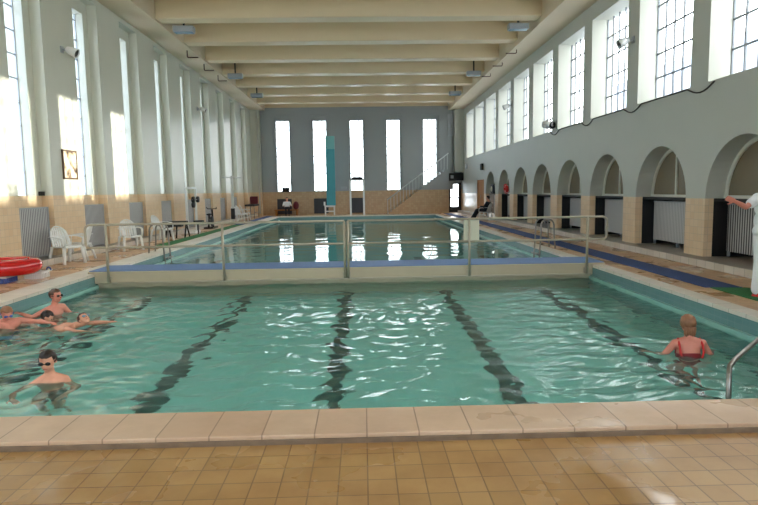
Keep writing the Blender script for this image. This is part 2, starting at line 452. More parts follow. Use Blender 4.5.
# far wall
FX = [-.35+(k-2)*2.529 for k in range(5)]
w = MB(); D = (YF, YF+.4)
def wallpiece(x0, x1, z0, z1):
    if z0 < 1.6 < z1: wallpiece(x0, x1, z0, 1.6); wallpiece(x0, x1, 1.6, z1); return
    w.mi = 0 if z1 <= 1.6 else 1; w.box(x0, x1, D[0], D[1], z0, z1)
DX0, DX1, DZ = 5.94, 6.86, 2.06
prev = -8.2
for x in FX:
    wallpiece(prev, x-.455, 1.6, 6.45); prev = x+.455
wallpiece(prev, 5.94, 1.6, 6.45); wallpiece(5.94, 7.4, DZ, 6.45); wallpiece(-8.2, 7.4, 6.45, ZC)
wallpiece(-8.2, DX0, 0, 1.6); wallpiece(DX1, 7.4, 0, DZ)
# shallow piers between the windows
w.mi = 1
edges = [(-6.85, FX[0]-.62)]+[(FX[i]+.62, FX[i+1]-.62) for i in range(4)]+[(FX[4]+.62, 6.3)]
for a, e in edges:
    if e > a: w.box(a, e, YF-.1, YF, 1.6, 6.75)
w.box(-6.85, 6.3, YF-.1, YF, 6.75, 7.3)
struct(w.build('wall_far', [M['far_tile_shaded'], M['plaster_far']]))
for x in FX:
    m = MB(); Y = YF+.2
    for s in range(4): xx = x-.455+.91*s/3; m.box(max(xx-.022, x-.455), min(xx+.022, x+.455), Y-.015, Y+.015, 1.6, 6.45)
    z = 1.6
    while z < 6.44: m.box(x-.455, x+.455, Y-.014, Y+.014, z, z+.045); z += .6
    g = MB(); g.box(x-.455, x+.455, Y-.004, Y+.004, 1.6, 6.45)
    window(m, g, M['muntin'])
# corner piers at the far end
p = MB(); p.box(-7.78, -6.9, YF-.5, YF, 0, 1.6); p.mi = 1; p.box(-7.78, -6.9, YF-.5, YF, 1.6, 7.13)
struct(p.build('pilaster', [M['wall_tile'], M['plaster_left']]))
p = MB(); p.box(6.34, XR+.02, YF-.65, YF, 2.78, 7.05); struct(p.build('pilaster', M['plaster_right']))
# wall behind the camera
w = MB(); prev = -8.3
BX = [-5.4, -2.7, 0.0, 2.7, 5.4]  # unseen windows, added to light the hall from behind
for x in BX:
    w.box(prev, x-.8, YB-.3, YB, 0, ZC); prev = x+.8
    w.box(x-.8, x+.8, YB-.3, YB, 0, 1.6); w.box(x-.8, x+.8, YB-.3, YB, 6.45, ZC)
w.box(prev, 8.1, YB-.3, YB, 0, ZC)
struct(w.build('wall_back', M['plaster_left']))
for x in BX:
    m = MB(); Y = YB-.15
    for q in range(4): xx = x-.8+1.6*q/3; m.box(max(xx-.015, x-.8), min(xx+.015, x+.8), Y-.015, Y+.015, 1.6, 6.45)
    z = 1.6
    while z < 6.44: m.box(x-.8, x+.8, Y-.014, Y+.014, z, z+.022); z += .6
    g = MB(); g.box(x-.8, x+.8, Y-.004, Y+.004, 1.6, 6.45)
    window(m, g, M['muntin'])
# ceiling, bulkheads along the walls, beams
w = MB(); w.box(-8.5, 8.3, YB-.3, YF+.4, ZC, ZC+.2); struct(w.build('ceiling', M['soffit']))
w = MB(); w.box(-8.0, -6.55, YB, YF, 7.13, ZC); struct(w.build('trim_3', M['soffit']))
w = MB(); w.box(5.95, 7.3, YB, YF, 7.0, ZC); struct(w.build('trim_4', M['soffit']))
YBM = 20.08
for k in range(-7, 8):
    y0 = YBM+PITCH*k
    w = MB(); w.box(-6.55, 5.95, y0, min(y0+.62, YF), 7.19, ZC)
    struct(w.build('ceiling_beam', M['beam'], bevel=.03))
# doors
d = MB()
d.box(DX0, DX0+.1, YF-.06, YF+.1, 0, DZ); d.box(DX1-.1, DX1, YF-.06, YF+.1, 0, DZ); d.box(DX0+.1, DX1-.1, YF-.06, YF+.1, DZ-.1, DZ); d.box(DX0+.1, DX1-.1, YF-.06, YF+.1, 0, .22)
o = struct(d.build('door_1', M['frame_dark']))
l = MB(); l.box(DX0+.1, DX0+.2, YF, YF+.05, .22, DZ-.1); l.box(DX1-.2, DX1-.1, YF, YF+.05, .22, DZ-.1); l.box(DX0+.2, DX1-.2, YF, YF+.05, .22, .4); l.box(DX0+.2, DX1-.2, YF, YF+.05, .98, 1.06)
l.build('door_leaf', M['frame_dark'], o)
g = MB(); g.box(DX0+.2, DX1-.2, YF+.02, YF+.03, .4, DZ-.1); g.build('pane', M['pane'], o)
h = MB(); h.tube([(DX0+.17, YF-.05, 1.0), (DX0+.3, YF-.05, 1.0)], .012); h.build('handle', M['metal'], o)
d = MB(); d.box(XR+.02, XR+.1, 34.3, 34.4, .15, 2.14); d.box(XR+.02, XR+.1, 36.3, 36.4, .15, 2.14); d.box(XR+.02, XR+.1, 34.4, 36.3, 2.05, 2.14)
o = struct(d.build('door_2', M['wood']))
for a, e in ((34.4, 35.34), (35.36, 36.3)):
    l = MB(); l.box(XR+.04, XR+.09, a, e, .15, 2.05); l.build('door_leaf', M['wood'], o, bevel=.01)
h = MB(); h.tube([(XR+.0, 35.25, 1.05), (XR+.0, 35.25, 1.25)], .015); h.build('handle', M['metal'], o)
# stair up the far wall
st = MB(); N_ = 18; X0, X1, Z1 = 1.75, 5.75, 2.95
prof = [(X0, 0)]
for i in range(N_):
    prof += [(X0+(X1-X0)*i/N_, Z1*(i+1)/N_), (X0+(X1-X0)*(i+1)/N_, Z1*(i+1)/N_)]
stair_mb = MB()
stair_mb.mi = 1
for i in range(N_):
    xa, xb = X0+(X1-X0)*i/N_, X0+(X1-X0)*(i+1)/N_
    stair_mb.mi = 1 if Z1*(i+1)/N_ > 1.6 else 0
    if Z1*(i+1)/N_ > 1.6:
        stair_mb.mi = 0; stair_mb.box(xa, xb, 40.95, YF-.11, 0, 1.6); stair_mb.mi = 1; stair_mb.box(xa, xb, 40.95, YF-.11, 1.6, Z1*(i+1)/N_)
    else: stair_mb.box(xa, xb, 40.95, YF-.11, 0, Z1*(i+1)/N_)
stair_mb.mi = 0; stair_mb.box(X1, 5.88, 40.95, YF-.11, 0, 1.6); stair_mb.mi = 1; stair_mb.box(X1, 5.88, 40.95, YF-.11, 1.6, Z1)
struct(stair_mb.build('staircase', [M['far_tile_shaded'], M['plaster_far']]))
t = thing('stair_railing', 'pale handrail with thin balusters climbing the stair on the end wall', 'railing', (0, 41.0, 0))
m = MB(); m.tube([(1.66, 0, .95), (1.66+4.2, 0, .95+3.1)], .04); m.build('handrail', M['lamp_pale'], t)
for i in range(20):
    x = 1.7+i*.215; zt = .95+(x-1.66)*3.1/4.2
    zb_ = Z1*min(N_, max(0, math.floor((x-X0)/(X1-X0)*N_)+1))/N_ if x > X0 else 0
    m = MB(); m.tube([(x, 0, zb_), (x, 0, zt)], .018, 6); m.build('baluster', M['lamp_pale'], t)

# ------------------------------------------------------------------ bulkhead bridge with its railing
t = thing('pool_bridge', 'beige bridge with a blue walkway crossing the pool between two basins', 'bridge', (0, 0, 0))
m = MB(); m.box(-5.6, 5.0, 12.2, 13.22, -.2, .045); m.box(PXL, PXR, 12.3, 13.12, -1.4, -.2); m.build('bulkhead', M['bridge_beige'], t, bevel=.015)
m = MB(); m.box(-5.58, 4.98, 12.23, 13.2, .045, .06); m.build('walkway', M['bridge_blue'], t, label='blue non-slip walkway')
m = MB(); m.box(-5.1, 4.7, 12.17, 12.2, -.2, -.165); m.build('lower_lip', M['rail_paint'], t)
def rail_section(x0, x1, posts, closed_left):
    y = 12.15; s = MB()
    # handrail with a rounded end that turns down to the middle rail
    if closed_left: e, o_ = x0, x1
    else: e, o_ = x1, x0
    sg = 1 if closed_left else -1
    arc = [(e+sg*(.1-.1*math.sin(a)), y, .9+.1*math.cos(a)) for a in [PI/2*i/5 for i in range(6)]]
    arc2 = [(e+sg*(.08-.08*math.cos(a)), y, .62-.08*math.sin(a)) for a in [PI/2*i/5 for i in range(6)]]
    s.tube([(o_, y, 1.0)]+arc+arc2+[(o_, y, .54)], .024, 10)
    r_ = s.build('railing', M['rail_paint'], t)
    for x in posts:
        q = MB(); q.tube([(x, y, -.17), (x, y, 1.0)], .026, 10); q.box(x-.05, x+.05, y+.01, 12.2, -.15, -.05)
        q.build('post', M['rail_paint'], r_)
rail_section(-5.57, -.385, (-5.16, -2.84, -.385), True)
rail_section(-.315, 4.99, (-.315, 2.16, 4.59), False)
m = MB(); m.box(2.05, 2.37, 12.18, 12.21, .51, .97)
m2 = tag(m.build('notice_board', M['cream'], bevel=.008), 'blank cream board hung behind the bridge railing', 'board')

# ------------------------------------------------------------------ grilles and panels
first = None
lab_l = {0: 'striped grey grille low on the wall behind the red ring', 1: 'pale striped grille on the wall just past the framed picture',
         2: 'third striped grille from the camera on the tiled wall, behind a white chair', 3: 'fourth striped wall grille, above the dark exercise bench',
         4: 'fifth striped wall grille, beside the weights machine', 5: 'sixth striped wall grille from the camera', 6: 'seventh striped wall grille, behind the white stacked chairs', 7: 'last striped wall grille towards the end wall'}
for k in range(8):
    y0 = bay(k)[0]+.15
    t = thing('radiator_grille', lab_l[k], 'grille', (0, 0, 0), 0, 'striped grilles along the tiled wall')
    m = MB(); m.box(-7.66, -7.6, y0, y0+1.2, .2, 1.3); m.build('slatted_panel', M['grille'], t)
    m = MB()
    m.box(-7.67, -7.585, y0-.03, y0, .17, 1.33); m.box(-7.67, -7.585, y0+1.2, y0+1.23, .17, 1.33); m.box(-7.67, -7.585, y0, y0+1.2, 1.3, 1.33); m.box(-7.67, -7.585, y0, y0+1.2, .17, .2)
    m.build('panel_frame', M['lamp_grey'], t)
    for q in (y0+.1, y0+1.1):
        m = MB(); m.box(-7.66, -7.62, q-.02, q+.02, .15, .19); m.box(XW, -7.64, q-.02, q+.02, .15, .175); m.build('bracket', M['lamp_grey'], t)
lab_r = ['boldly striped grey panel under the largest arch, behind the person in white', 'plain grey ribbed panel under the second arch from the camera', 'grey ribbed panel under the third arch from the camera',
         'grey ribbed panel under the fourth arch from the camera', 'grey ribbed panel under the fifth arch from the camera', 'grey ribbed panel under the sixth arch from the camera',
         'grey ribbed panel under the arch with the red ring', 'grey ribbed panel under the smallest arch, behind the seated person']
for k in range(8):
    far = A0+PITCH*k
    t = thing('radiator_cover', lab_r[k], 'panel', (0, 0, 0), 0, 'ribbed panels under the arches')
    X = XR+.47
    m = MB(); m.box(X, X+.05, far-2*RA+.12, far-.02, .26, 1.21); m.build('ribbed_sheet', M['panel_dark'] if k == 0 else M['panel_pale'], t)
    m = MB(); m.box(X-.01, X+.06, far-2*RA+.12, far-.02, 1.21, 1.235); m.build('top_rail', M['lamp_grey'], t)
    for q in (far-.06, far-RA, far-2*RA+.16):
        m = MB(); m.box(X, X+.05, q-.02, q+.02, .15, .26); m.build('leg', M['lamp_grey'], t)
for i, lb in enumerate(['dark grille below the end window nearest the person in pale top', 'dark grille at the foot of the teal column', 'dark grille behind the white diving frame']):
    t = tag(MB().box(FX[i]-.5, FX[i]+.5, YF-.06, YF-.005, .08, 1.12).build('radiator_grille', M['grille_dark'], bevel=.01), lb, 'grille', 'dark grilles under the end windows')

# ------------------------------------------------------------------ mats on the decks
def flat(name, pts, m, label, cat='mat', z0=.002, z1=.014):
    b_ = MB(); b_.prism(pts, 'z', z0, z1); return tag(b_.build(name, m), label, cat)
flat('rubber_mat', [(5.36, 9.2), (5.9, 9.1), (5.9, 40.2), (5.4, 40.2)], M['mat_blue'], 'long blue rubber mat along the arcade side of the pool')
flat('rubber_mat', [(5.42, 6.6), (5.95, 6.6), (5.95, 9.05), (5.42, 9.15)], M['mat_green'], 'green rubber mat at the feet of the person in white')
flat('rubber_mat', [(-6.45, 18.2), (-6.02, 18.2), (-6.02, 30.0), (-6.45, 30.0)], M['mat_green'], 'green rubber mat beside the exercise machines')
flat('rubber_mat', [(-6.45, 30.05), (-6.02, 30.05), (-6.02, 40.4), (-6.45, 40.4)], M['mat_blue'], 'blue rubber mat in the far corner beside the tiled wall')

# ------------------------------------------------------------------ plastic armchairs
def make_chair(label):
    t = thing('plastic_armchair', label, 'chair', (0, 0, 0), 0, 'white plastic armchairs on the deck')
    W = M['white_plastic']
    m = MB(); m.rings([[(x, y, .40+.025*((x/.23)**2)+(.01 if y < -.1 else 0)-dz) for x in [-.24+.48*i/10 for i in range(11)]] + [(x, y, .40+.025*((x/.23)**2)-.02-dz) for x in [.24-.48*i/10 for i in range(11)]] for y, dz in ((-.24, .015), (-.2, 0), (0, .005), (.2, .015), (.22, .02))]); m.build('seat', W, t)
    # backrest: a curved shell with slots, narrowing to a rounded top
    b_ = MB()
    def bp(u, v):   # u -1..1 across, v 0..1 up
        w_ = .23*(1-.25*v**3)
        return Vector((u*w_, .2+.13*v-.05*u*u, .4+.44*v-.05*u*u*v))
    for i in range(7):
        u0, u1 = -1+2*(i+.12)/7, -1+2*(i+.88)/7
        b_.rings([[bp(u0, v), bp(u1, v), bp(u1, v)+Vector((0, .015, 0)), bp(u0, v)+Vector((0, .015, 0))] for v in [j/6 for j in range(7)]])
    b_.tube([bp(-1, 0), bp(-1, .5), bp(-1, .9), bp(-.8, 1.02), bp(-.4, 1.06), bp(0, 1.07), bp(.4, 1.06), bp(.8, 1.02), bp(1, .9), bp(1, .5), bp(1, 0)], .018, 8)
    b_.tube([bp(-1, .55), bp(-.5, .55), bp(0, .55), bp(.5, .55), bp(1, .55)], .014, 8)
    b_.build('backrest', W, t)
    for s in (-1, 1):
        a = MB(); a.rings([[(s*(.25+q)+(-.028), y, z), (s*(.25+q)+.028, y, z), (s*(.25+q)+.028, y, z-.02), (s*(.25+q)-.028, y, z-.02)] for q, y, z in ((-.02, .27, .64), (0, .15, .655), (.02, -.05, .65), (.02, -.2, .63), (.015, -.25, .6), (.01, -.26, .5), (.005, -.25, .41))]); a.build('armrest', W, t)
        for fy, ty in ((-.26, -.22), (.3, .2)):
            l_ = MB(); l_.rings([[(s*x-.03, y-.022, z), (s*x+.03, y-.022, z), (s*x+.03, y+.022, z), (s*x-.03, y+.022, z)] for x, y, z in ((.27, fy, 0), (.25, (fy+ty)/2, .2), (.23, ty, .41))]); l_.build('leg', W, t)
    return t
# front of chair faces local -y
ch = make_chair('white plastic armchair nearest the camera, back against the tiled pier')
ch.location = (-6.98, 14.25, 0); ch.rotation_euler = (0, 0, R(62))
dup(ch, (-7.05, 14.98, 0), R(-85), 'white plastic armchair second from the camera, facing the wall')
dup(ch, (-6.72, 17.45, 0), R(38), 'white plastic armchair turned to the camera, alone before the third grille')
dup(ch, (-6.85, 20.6, 0), R(75), 'white plastic armchair in front of the dark exercise bench')
for i, (x, y, r_, lb) in enumerate([(-6.85, 33.0, 60, 'white plastic armchair in the distant trio, next to the lift mast'), (-6.85, 34.2, 80, 'middle white plastic armchair of the distant trio'), (-6.85, 35.4, 100, 'last white plastic armchair of the distant trio')]):
    dup(ch, (x, y, 0), R(r_), lb)
guard_chair = dup(ch, (6.52, 32.6, .15), R(-125), 'white plastic armchair under the seated person by the small arches')
guard_chair.location = (6.28, 30.6, .014)

# ------------------------------------------------------------------ red ring on its crate
t = thing('swim_ring', 'large glossy red inflatable ring lying on plastic crates by the wall', 'ring', (-6.70, 11.45, .285))
m = MB(); m.torus(.40, .16, n=56, m=24, sz=.95); m.build('tube', M['red'], t)
m = MB(); m.lathe([(0, -.01), (.016, -.01), (.016, .02), (.011, .03), (0, .03)], 12, Matrix.Translation((.44, -.14, .15))); m.build('valve', M['red_matte'], t)
def crate(loc, sx, sy, h, m1, label):
    t = thing('plastic_crate', label, 'crate', loc, R(4))
    b_ = MB(); b_.box(-sx, sx, -sy, sy, 0, .02)
    n = 9
    for i in range(n+1):
        x = -sx+2*sx*i/n
        for y in (-sy, sy): b_.box(x-.014, x+.014, y-.012, y+.012, .0, h-.03)
    for i in range(6):
        y = -sy+2*sy*i/5
        for x in (-sx, sx): b_.box(x-.012, x+.012, y-.014, y+.014, 0, h-.03)
    b_.build('basket', m1, t)
    r_ = MB()
    for y in (-sy, sy): r_.box(-sx-.02, sx+.02, y-.018, y+.018, h-.035, h)
    for x in (-sx, sx): r_.box(x-.018, x+.018, -sy, sy, h-.035, h)
    r_.build('rim', M['white_plastic'], t)
    return t
crate((-6.86, 11.28, 0), .26, .2, .13, M['blue_plastic'], 'blue and white ribbed crate under the red ring')
crate((-6.42, 11.85, 0), .15, .16, .13, M['white_plastic'], 'white ribbed crate under the outer edge of the red ring')
t = thing('pool_shoe', 'small white and blue sandal on the floor behind the red ring', 'shoe', (-6.72, 12.85, 0))
m = MB(); m.prism([(-.05, -.13), (.04, -.13), (.05, .05), (.02, .14), (-.03, .14), (-.055, .05)], 'z', 0, .03); m.build('sole', M['white_plastic'], t, bevel=.008)
m = MB(); m.tube([(-.05, .03, .02), (-.03, .03, .07), (0, .03, .085), (.03, .03, .07), (.05, .03, .02)], .016); m.build('strap', M['blue_plastic'], t)

# ------------------------------------------------------------------ exercise equipment along the wall
t = thing('exercise_bench', 'dark padded exercise bench behind a white chair', 'bench', (-6.9, 22.3, 0), R(0))
m = MB(); m.box(-.45, .42, -.15, .15, .52, .6); m.build('pad', M['black'], t, bevel=.02)
m = MB(); m.box(-.1, .4, -.7, -.4, .42, .5); m.build('seat', M['black'], t, bevel=.02)
m = MB(); m.tube([(-.3, -.3, 0), (-.3, 0, .52)], .03); m.tube([(.4, .3, 0), (.38, 0, .52)], .03); m.tube([(-.3, .3, 0), (-.3, 0, .52)], .03); m.tube([(.4, -.3, 0), (.38, 0, .52)], .03); m.tube([(.2, 0, .5), (.2, -.55, .44), (.2, -.65, 0)], .03); m.build('frame', M['black_gloss'], t)
t = thing('weights_machine', 'white upright weights machine with black plates against the pier', 'exercise machine', (-6.98, 24.7, 0))
for x, y in ((-.1, -.3), (.1, .3)):
    m = MB(); m.box(x-.04, x+.04, y-.04, y+.04, 0, 1.85); m.build('column', M['white_plastic'], t)
m = MB(); m.box(-.22, .22, -.4, .4, 0, .1); m.box(-.14, .14, -.34, .34, 1.78, 1.86); m.build('frame', M['white_plastic'], t)
for i, (y, z) in enumerate(((-.32, 1.35), (.32, 1.35), (-.32, 1.15))):
    m = MB(); m.lathe([(0, -.05), (.12, -.05), (.13, 0), (.12, .05), (0, .05)], 20, Matrix.Translation((.18, y, z)) @ Matrix.Rotation(R(90), 4, 'Y')); m.build('weight_plate', M['black'], t)
m = MB(); m.tube([(.18, -.5, 1.35), (.18, .5, 1.35)], .015); m.build('bar', M['metal'], t)
m = MB(); m.box(.1, .45, -.18, .18, .42, .5); m.box(.2, .26, -.04, .04, 0, .42); m.build('seat', M['black'], t, bevel=.015)
t = thing('exercise_bike', 'low black exercise machine past the weights machine', 'exercise machine', (-6.95, 27.6, 0))
m = MB(); m.box(-.2, .2, -.5, .5, 0, .08); m.tube([(0, -.4, .08), (0, -.25, .6)], .04); m.tube([(0, .4, .08), (0, .3, .85)], .04); m.tube([(0, -.3, .35), (0, .35, .45)], .035); m.build('frame', M['black_gloss'], t)
m = MB(); m.ell((0, -.25, .64), (.12, .16, .05)); m.build('saddle', M['black'], t)
m = MB(); m.tube([(-.22, .2, .95), (-.2, .3, .88), (.2, .3, .88), (.22, .2, .95)], .018); m.build('handlebar', M['black'], t)
m = MB(); m.lathe([(0, -.04), (.22, -.04), (.22, .04), (0, .04)], 24, Matrix.Translation((0, .2, .32)) @ Matrix.Rotation(R(90), 4, 'Y')); m.build('flywheel', M['black'], t)
t = thing('pool_lift', 'tall pale mast of the pool lift beside the distant white chairs', 'pool lift', (-6.7, 31.2, 0))
m = MB(); m.box(-.06, .06, -.06, .06, 0, 2.45); m.build('mast', M['pipe'], t)
m = MB(); m.box(-.2, .2, -.25, .25, 0, .06); m.build('base_plate', M['black'], t)
m = MB(); m.tube([(0, 0, 2.38), (-.5, .1, 2.4)], .035); m.tube([(0, 0, 2.38), (.5, -.05, 2.36)], .03); m.build('arm', M['pipe'], t)
m = MB(); m.box(-.09, .09, -.09, .09, .25, .8); m.build('motor_box', M['black'], t, bevel=.02)
t = thing('treatment_couch', 'dark couch with a maroon headrest at the end of the tiled wall', 'couch', (-6.95, 38.0, 0))
m = MB(); m.box(-.3, .3, -.9, .9, .75, .87); m.build('pad', M['black'], t, bevel=.03)
m = MB(); m.box(-.25, .25, .62, .85, .87, 1.35); m.build('headrest', M['maroon'], t, bevel=.05)
for x in (-.26, .26):
    for y in (-.8, .8):
        m = MB(); m.tube([(x, y, 0), (x, y, .75)], .025); m.build('leg', M['metal'], t)
m = MB(); m.tube([(.26, -.8, .35), (.26, .8, .35)], .02); m.tube([(-.26, -.8, .35), (-.26, .8, .35)], .02); m.build('stretcher', M['metal'], t)

# ------------------------------------------------------------------ ladders and grab rails
def ladder(loc, sgn, label):
    t = thing('pool_ladder', label, 'ladder', loc)
    for y in (-.25, .25):
        a = [(-sgn*.25, y, -1.1), (-sgn*.22, y, -.2), (-sgn*.18, y, .45)]
        arc = [(-sgn*.18+sgn*(.17-.17*math.cos(q)), y, .62+.17*math.sin(q)) for q in [PI*i/8 for i in range(9)]]
        m = MB(); m.tube(a+arc+[(sgn*.17, y, .3), (sgn*.2, y, .004)], .021, 10); m.build('rail', M['metal'], t)
    for z in (-.95, -.68, -.41, -.14):
        m = MB(); m.box(-sgn*.26-.04, -sgn*.26+.05, -.25, .25, z-.012, z+.012); m.build('step', M['metal'], t)
ladder((4.86, 15.9, 0), 1, 'steel pool ladder on the arcade side behind the bridge')
ladder((-5.62, 16.6, 0), -1, 'steel pool ladder on the wall side behind the bridge')
t = thing('grab_rail', 'bent steel handrail entering the water near the person in white', 'handrail', (0, 0, 0))
m = MB(); m.tube([(3.22, 5.05, -1.3), (3.24, 5.12, -.3), (3.26, 5.16, -.1), (3.3, 5.22, -.03), (3.4, 5.3, .005), (4.0, 5.8, .1), (4.6, 6.3, .19), (4.9, 6.55, .2), (4.98, 6.6, .12), (4.99, 6.6, .004)], .023, 12); m.build('rail', M['metal'], t)
m = MB(); m.lathe([(0, 0), (.05, 0), (.05, .012), (0, .012)], 16, Matrix.Translation((4.99, 6.6, .004))); m.build('flange', M['metal'], t)

# ------------------------------------------------------------------ far end things
t = thing('teal_column', 'tall narrow teal panel standing before the second end window', 'panel', (-2.12, 40.6, 0))
m = MB(); m.box(-.3, .3, -.12, .12, .65, 4.4); m.build('panel', M['teal'], t, bevel=.02)
m = MB(); m.box(-.3, .3, -.12, .12, 4.4, 5.25); m.build('top_section', M['teal_pale'], t, bevel=.02, label='paler teal top section')
m = MB()
m.box(-.45, .25, -.2, .2, .55, .65); m.box(-.5, -.4, -.2, .2, .65, .9)
for x in (-.4, .2): m.box(x-.04, x+.04, -.18, -.1, 0, .55); m.box(x-.04, x+.04, .1, .18, 0, .55)
m.box(-.4, .2, -.16, -.1, .22, .3); m.build('stand', M['white_plastic'], t)
t = thing('diving_platform', 'white twin post frame with a dark board before the middle end window', 'diving board', (-.36, 39.9, 0))
for x in (-.44, .44):
    m = MB(); m.box(x-.06, x+.06, -.06, .06, 0, 2.3); m.build('post', M['white_plastic'], t, bevel=.01)
m = MB(); m.box(-.5, .5, -.08, .6, 2.26, 2.34); m.build('cross_rail', M['white_plastic'], t)
m = MB(); m.prism([(-.45, 2.34), (.45, 2.34), (.35, 2.52), (-.3, 2.52)], 'y', -.05, .6); m.build('board', M['black'], t)
t = thing('control_box', 'small white box resting on the sill tiles right of the teal panel', 'box', (-1.3, YF-.2, 1.7))
m = MB(); m.box(-.2, .2, -.08, .1, 0, .2); m.build('body', M['lamp_grey'], t, bevel=.02)
t = thing('wall_sign', 'long dark box mounted above the end door', 'sign', (6.38, YF-.3, 2.2))
m = MB(); m.box(-.44, .54, -.36, .3, 0, .5); m.build('case', M['black'], t, bevel=.02)
m = MB(); m.box(-.34, -.14, -.375, -.36, .15, .36); m.build('display', M['lamp_grey'], t)
tag(MB().box(5.93, 6.3, YF-.22, YF-.105, 5.25, 6.75).build('loudspeaker_column', M['lamp_grey'], bevel=.02), 'tall grey loudspeaker panel high beside the last end window', 'loudspeaker')
t = thing('monitor_speaker', 'black box speaker on the sill above the person in pale top', 'loudspeaker', (-5.28, YF-.16, 1.6))
m = MB(); m.box(-.24, .24, -.12, .12, 0, .3); m.build('cabinet', M['black'], t, bevel=.03)
m = MB(); m.lathe([(0, 0), (.09, 0), (.1, .015), (0, .02)], 20, Matrix.Translation((0, -.12, .15)) @ Matrix.Rotation(R(90), 4, 'X')); m.build('cone', M['frame_dark'], t)
t = thing('monitor_speaker', 'black portable speaker with a pale cone on the ledge of the smallest arch', 'loudspeaker', (XR+.17, 32.3, SP))
m = MB(); m.box(-.16, .2, -.35, .35, 0, .5); m.build('cabinet', M['black'], t, bevel=.06)
m = MB(); m.lathe([(0, 0), (.13, 0), (.15, .02), (.05, .05), (0, .05)], 20, Matrix.Translation((-.16, 0, .26)) @ Matrix.Rotation(R(-90), 4, 'Y')); m.build('cone', M['cream'], t)
t = thing('life_ring', 'red life ring propped on the ledge of the second smallest arch', 'life ring', (XR+.12, 29.5, SP+.25))
Mx = Matrix.Rotation(R(82), 4, 'Y')
m = MB(); m.torus(.17, .08, Mx); m.build('ring', M['red_matte'], t)
m = MB()
for a in range(4): q = PI/4+PI/2*a; m.torus(.083, .008, Mx @ Matrix.Translation((.17*math.cos(q), .17*math.sin(q), 0)) @ Matrix.Rotation(q, 4, 'Z') @ Matrix.Rotation(PI/2, 4, 'X'), 20, 6)
m.build('band', M['white_plastic'], t)
t = tag(MB().tube([(-7.02, YF-.56, .15), (-7.02, YF-.56, 7.0)], .05, 10).build('drain_pipe', M['pipe']), 'white vertical pipe in the corner beside the end wall', 'pipe')

# ------------------------------------------------------------------ lamps, cameras, small wall things
def floodlight(loc, face, label, tilt=25):
    """face +1 looks to +x (mounted on the left wall), -1 to -x"""
    t = thing('floodlight', label, 'spotlight', loc, 0 if face > 0 else PI)
    m = MB(); m.box(0, .03, -.07, .07, -.08, .08); m.tube([(.02, 0, 0), (.16, 0, -.02)], .02); m.build('wall_bracket', M['lamp_grey'], t)
    Q = Matrix.Translation((.26, 0, -.05)) @ Matrix.Rotation(R(90+tilt), 4, 'Y')
    m = MB(); m.lathe([(0, -.14), (.07, -.14), (.1, -.05), (.12, .14), (.105, .14), (.1, .1), (0, .1)], 20, Q); m.build('housing', M['white_plastic'], t)
    m = MB(); m.lathe([(0, .101), (.1, .101), (.1, .11), (0, .11)], 20, Q); m.build('lens', M['black_gloss'], t)
    return t
floodlight((XL, 15.75, 5.25), 1, 'round spotlight on the pier above the framed picture')
floodlight((XL, 28.25, 5.46), 1, 'small spotlight high on a distant left hand pier')
floodlight((XR, 15.5, 5.3), -1, 'white spotlight on the pier between the two nearest whole windows')
floodlight((XR, 28.0, 5.4), -1, 'pale spotlight on a pier far along the arcade windows')
t = thing('security_camera', 'white drum shaped camera with a black face on the window sill wall', 'camera', (XR, 21.75, 3.85))
m = MB(); m.box(-.03, 0, -.08, .08, -.08, .08); m.tube([(0, 0, 0), (-.15, 0, 0)], .02); m.build('wall_bracket', M['lamp_grey'], t)
Q = Matrix.Translation((-.24, -.05, 0)) @ Matrix.Rotation(R(100), 4, 'X') @ Matrix.Rotation(R(25), 4, 'Y')
m = MB(); m.lathe([(0, -.2), (.13, -.2), (.14, 0), (.14, .2), (0, .2)], 20, Q); m.build('housing', M['white_plastic'], t)
m = MB(); m.lathe([(0, .2), (.135, .2), (.12, .24), (0, .24)], 20, Q); m.build('face', M['black_gloss'], t)
tag(MB().box(XR-.16, XR, 34.45, 34.75, 2.68, 3.05).build('wall_speaker', M['black'], bevel=.03), 'small black speaker on the plain wall above the brown door', 'loudspeaker')
tag(MB().ell((XR-.06, 40.0, 3.1), (.07, .12, .2)).build('wall_lamp', M['white_plastic']), 'small white wall lamp near the end corner', 'lamp')

tag(MB().box(XW+.002, XW+.09, 14.68, 14.82, 1.6, 1.7).build('junction_box', M['black'], bevel=.01), 'small black box at the top of the tiles beside the pier with the picture', 'box')
def picture():
    m = bpy.data.materials.new('picture_print'); m.use_nodes = True
    nt = m.node_tree; N = nt.nodes; L = nt.links; b_ = N['Principled BSDF']; b_.inputs['Roughness'].default_value = .2
    tc = N.new('ShaderNodeTexCoord'); n = N.new('ShaderNodeTexNoise'); n.inputs['Scale'].default_value = 4.2; n.inputs['Detail'].default_value = 2
    L.new(tc.outputs['Object'], n.inputs['Vector'])
    r_ = N.new('ShaderNodeValToRGB'); e = r_.color_ramp.elements; e[0].position = .3; e[0].color = lin(70, 52, 36); e[1].position = .48; e[1].color = lin(206, 186, 150)
    q = e.new(.39); q.color = lin(150, 124, 90); q = e.new(.62); q.color = lin(245, 232, 205)
    L.new(n.outputs['Fac'], r_.inputs['Fac']); L.new(r_.outputs['Color'], b_.inputs['Base Color'])
    return m
t = thing('framed_picture', 'small framed cream and brown picture on the sunlit pier', 'picture', (XL, 15.75, 2.38))
m = MB(); m.box(.005, .03, -.33, .33, -.33, .33); m.build('print', picture(), t)
m = MB(); m.box(0, .04, -.37, -.33, -.37, .37); m.box(0, .04, .33, .37, -.37, .37); m.box(0, .04, -.33, .33, .33, .37); m.box(0, .04, -.33, .33, -.37, -.33); m.build('frame', M['frame_brown'], t)

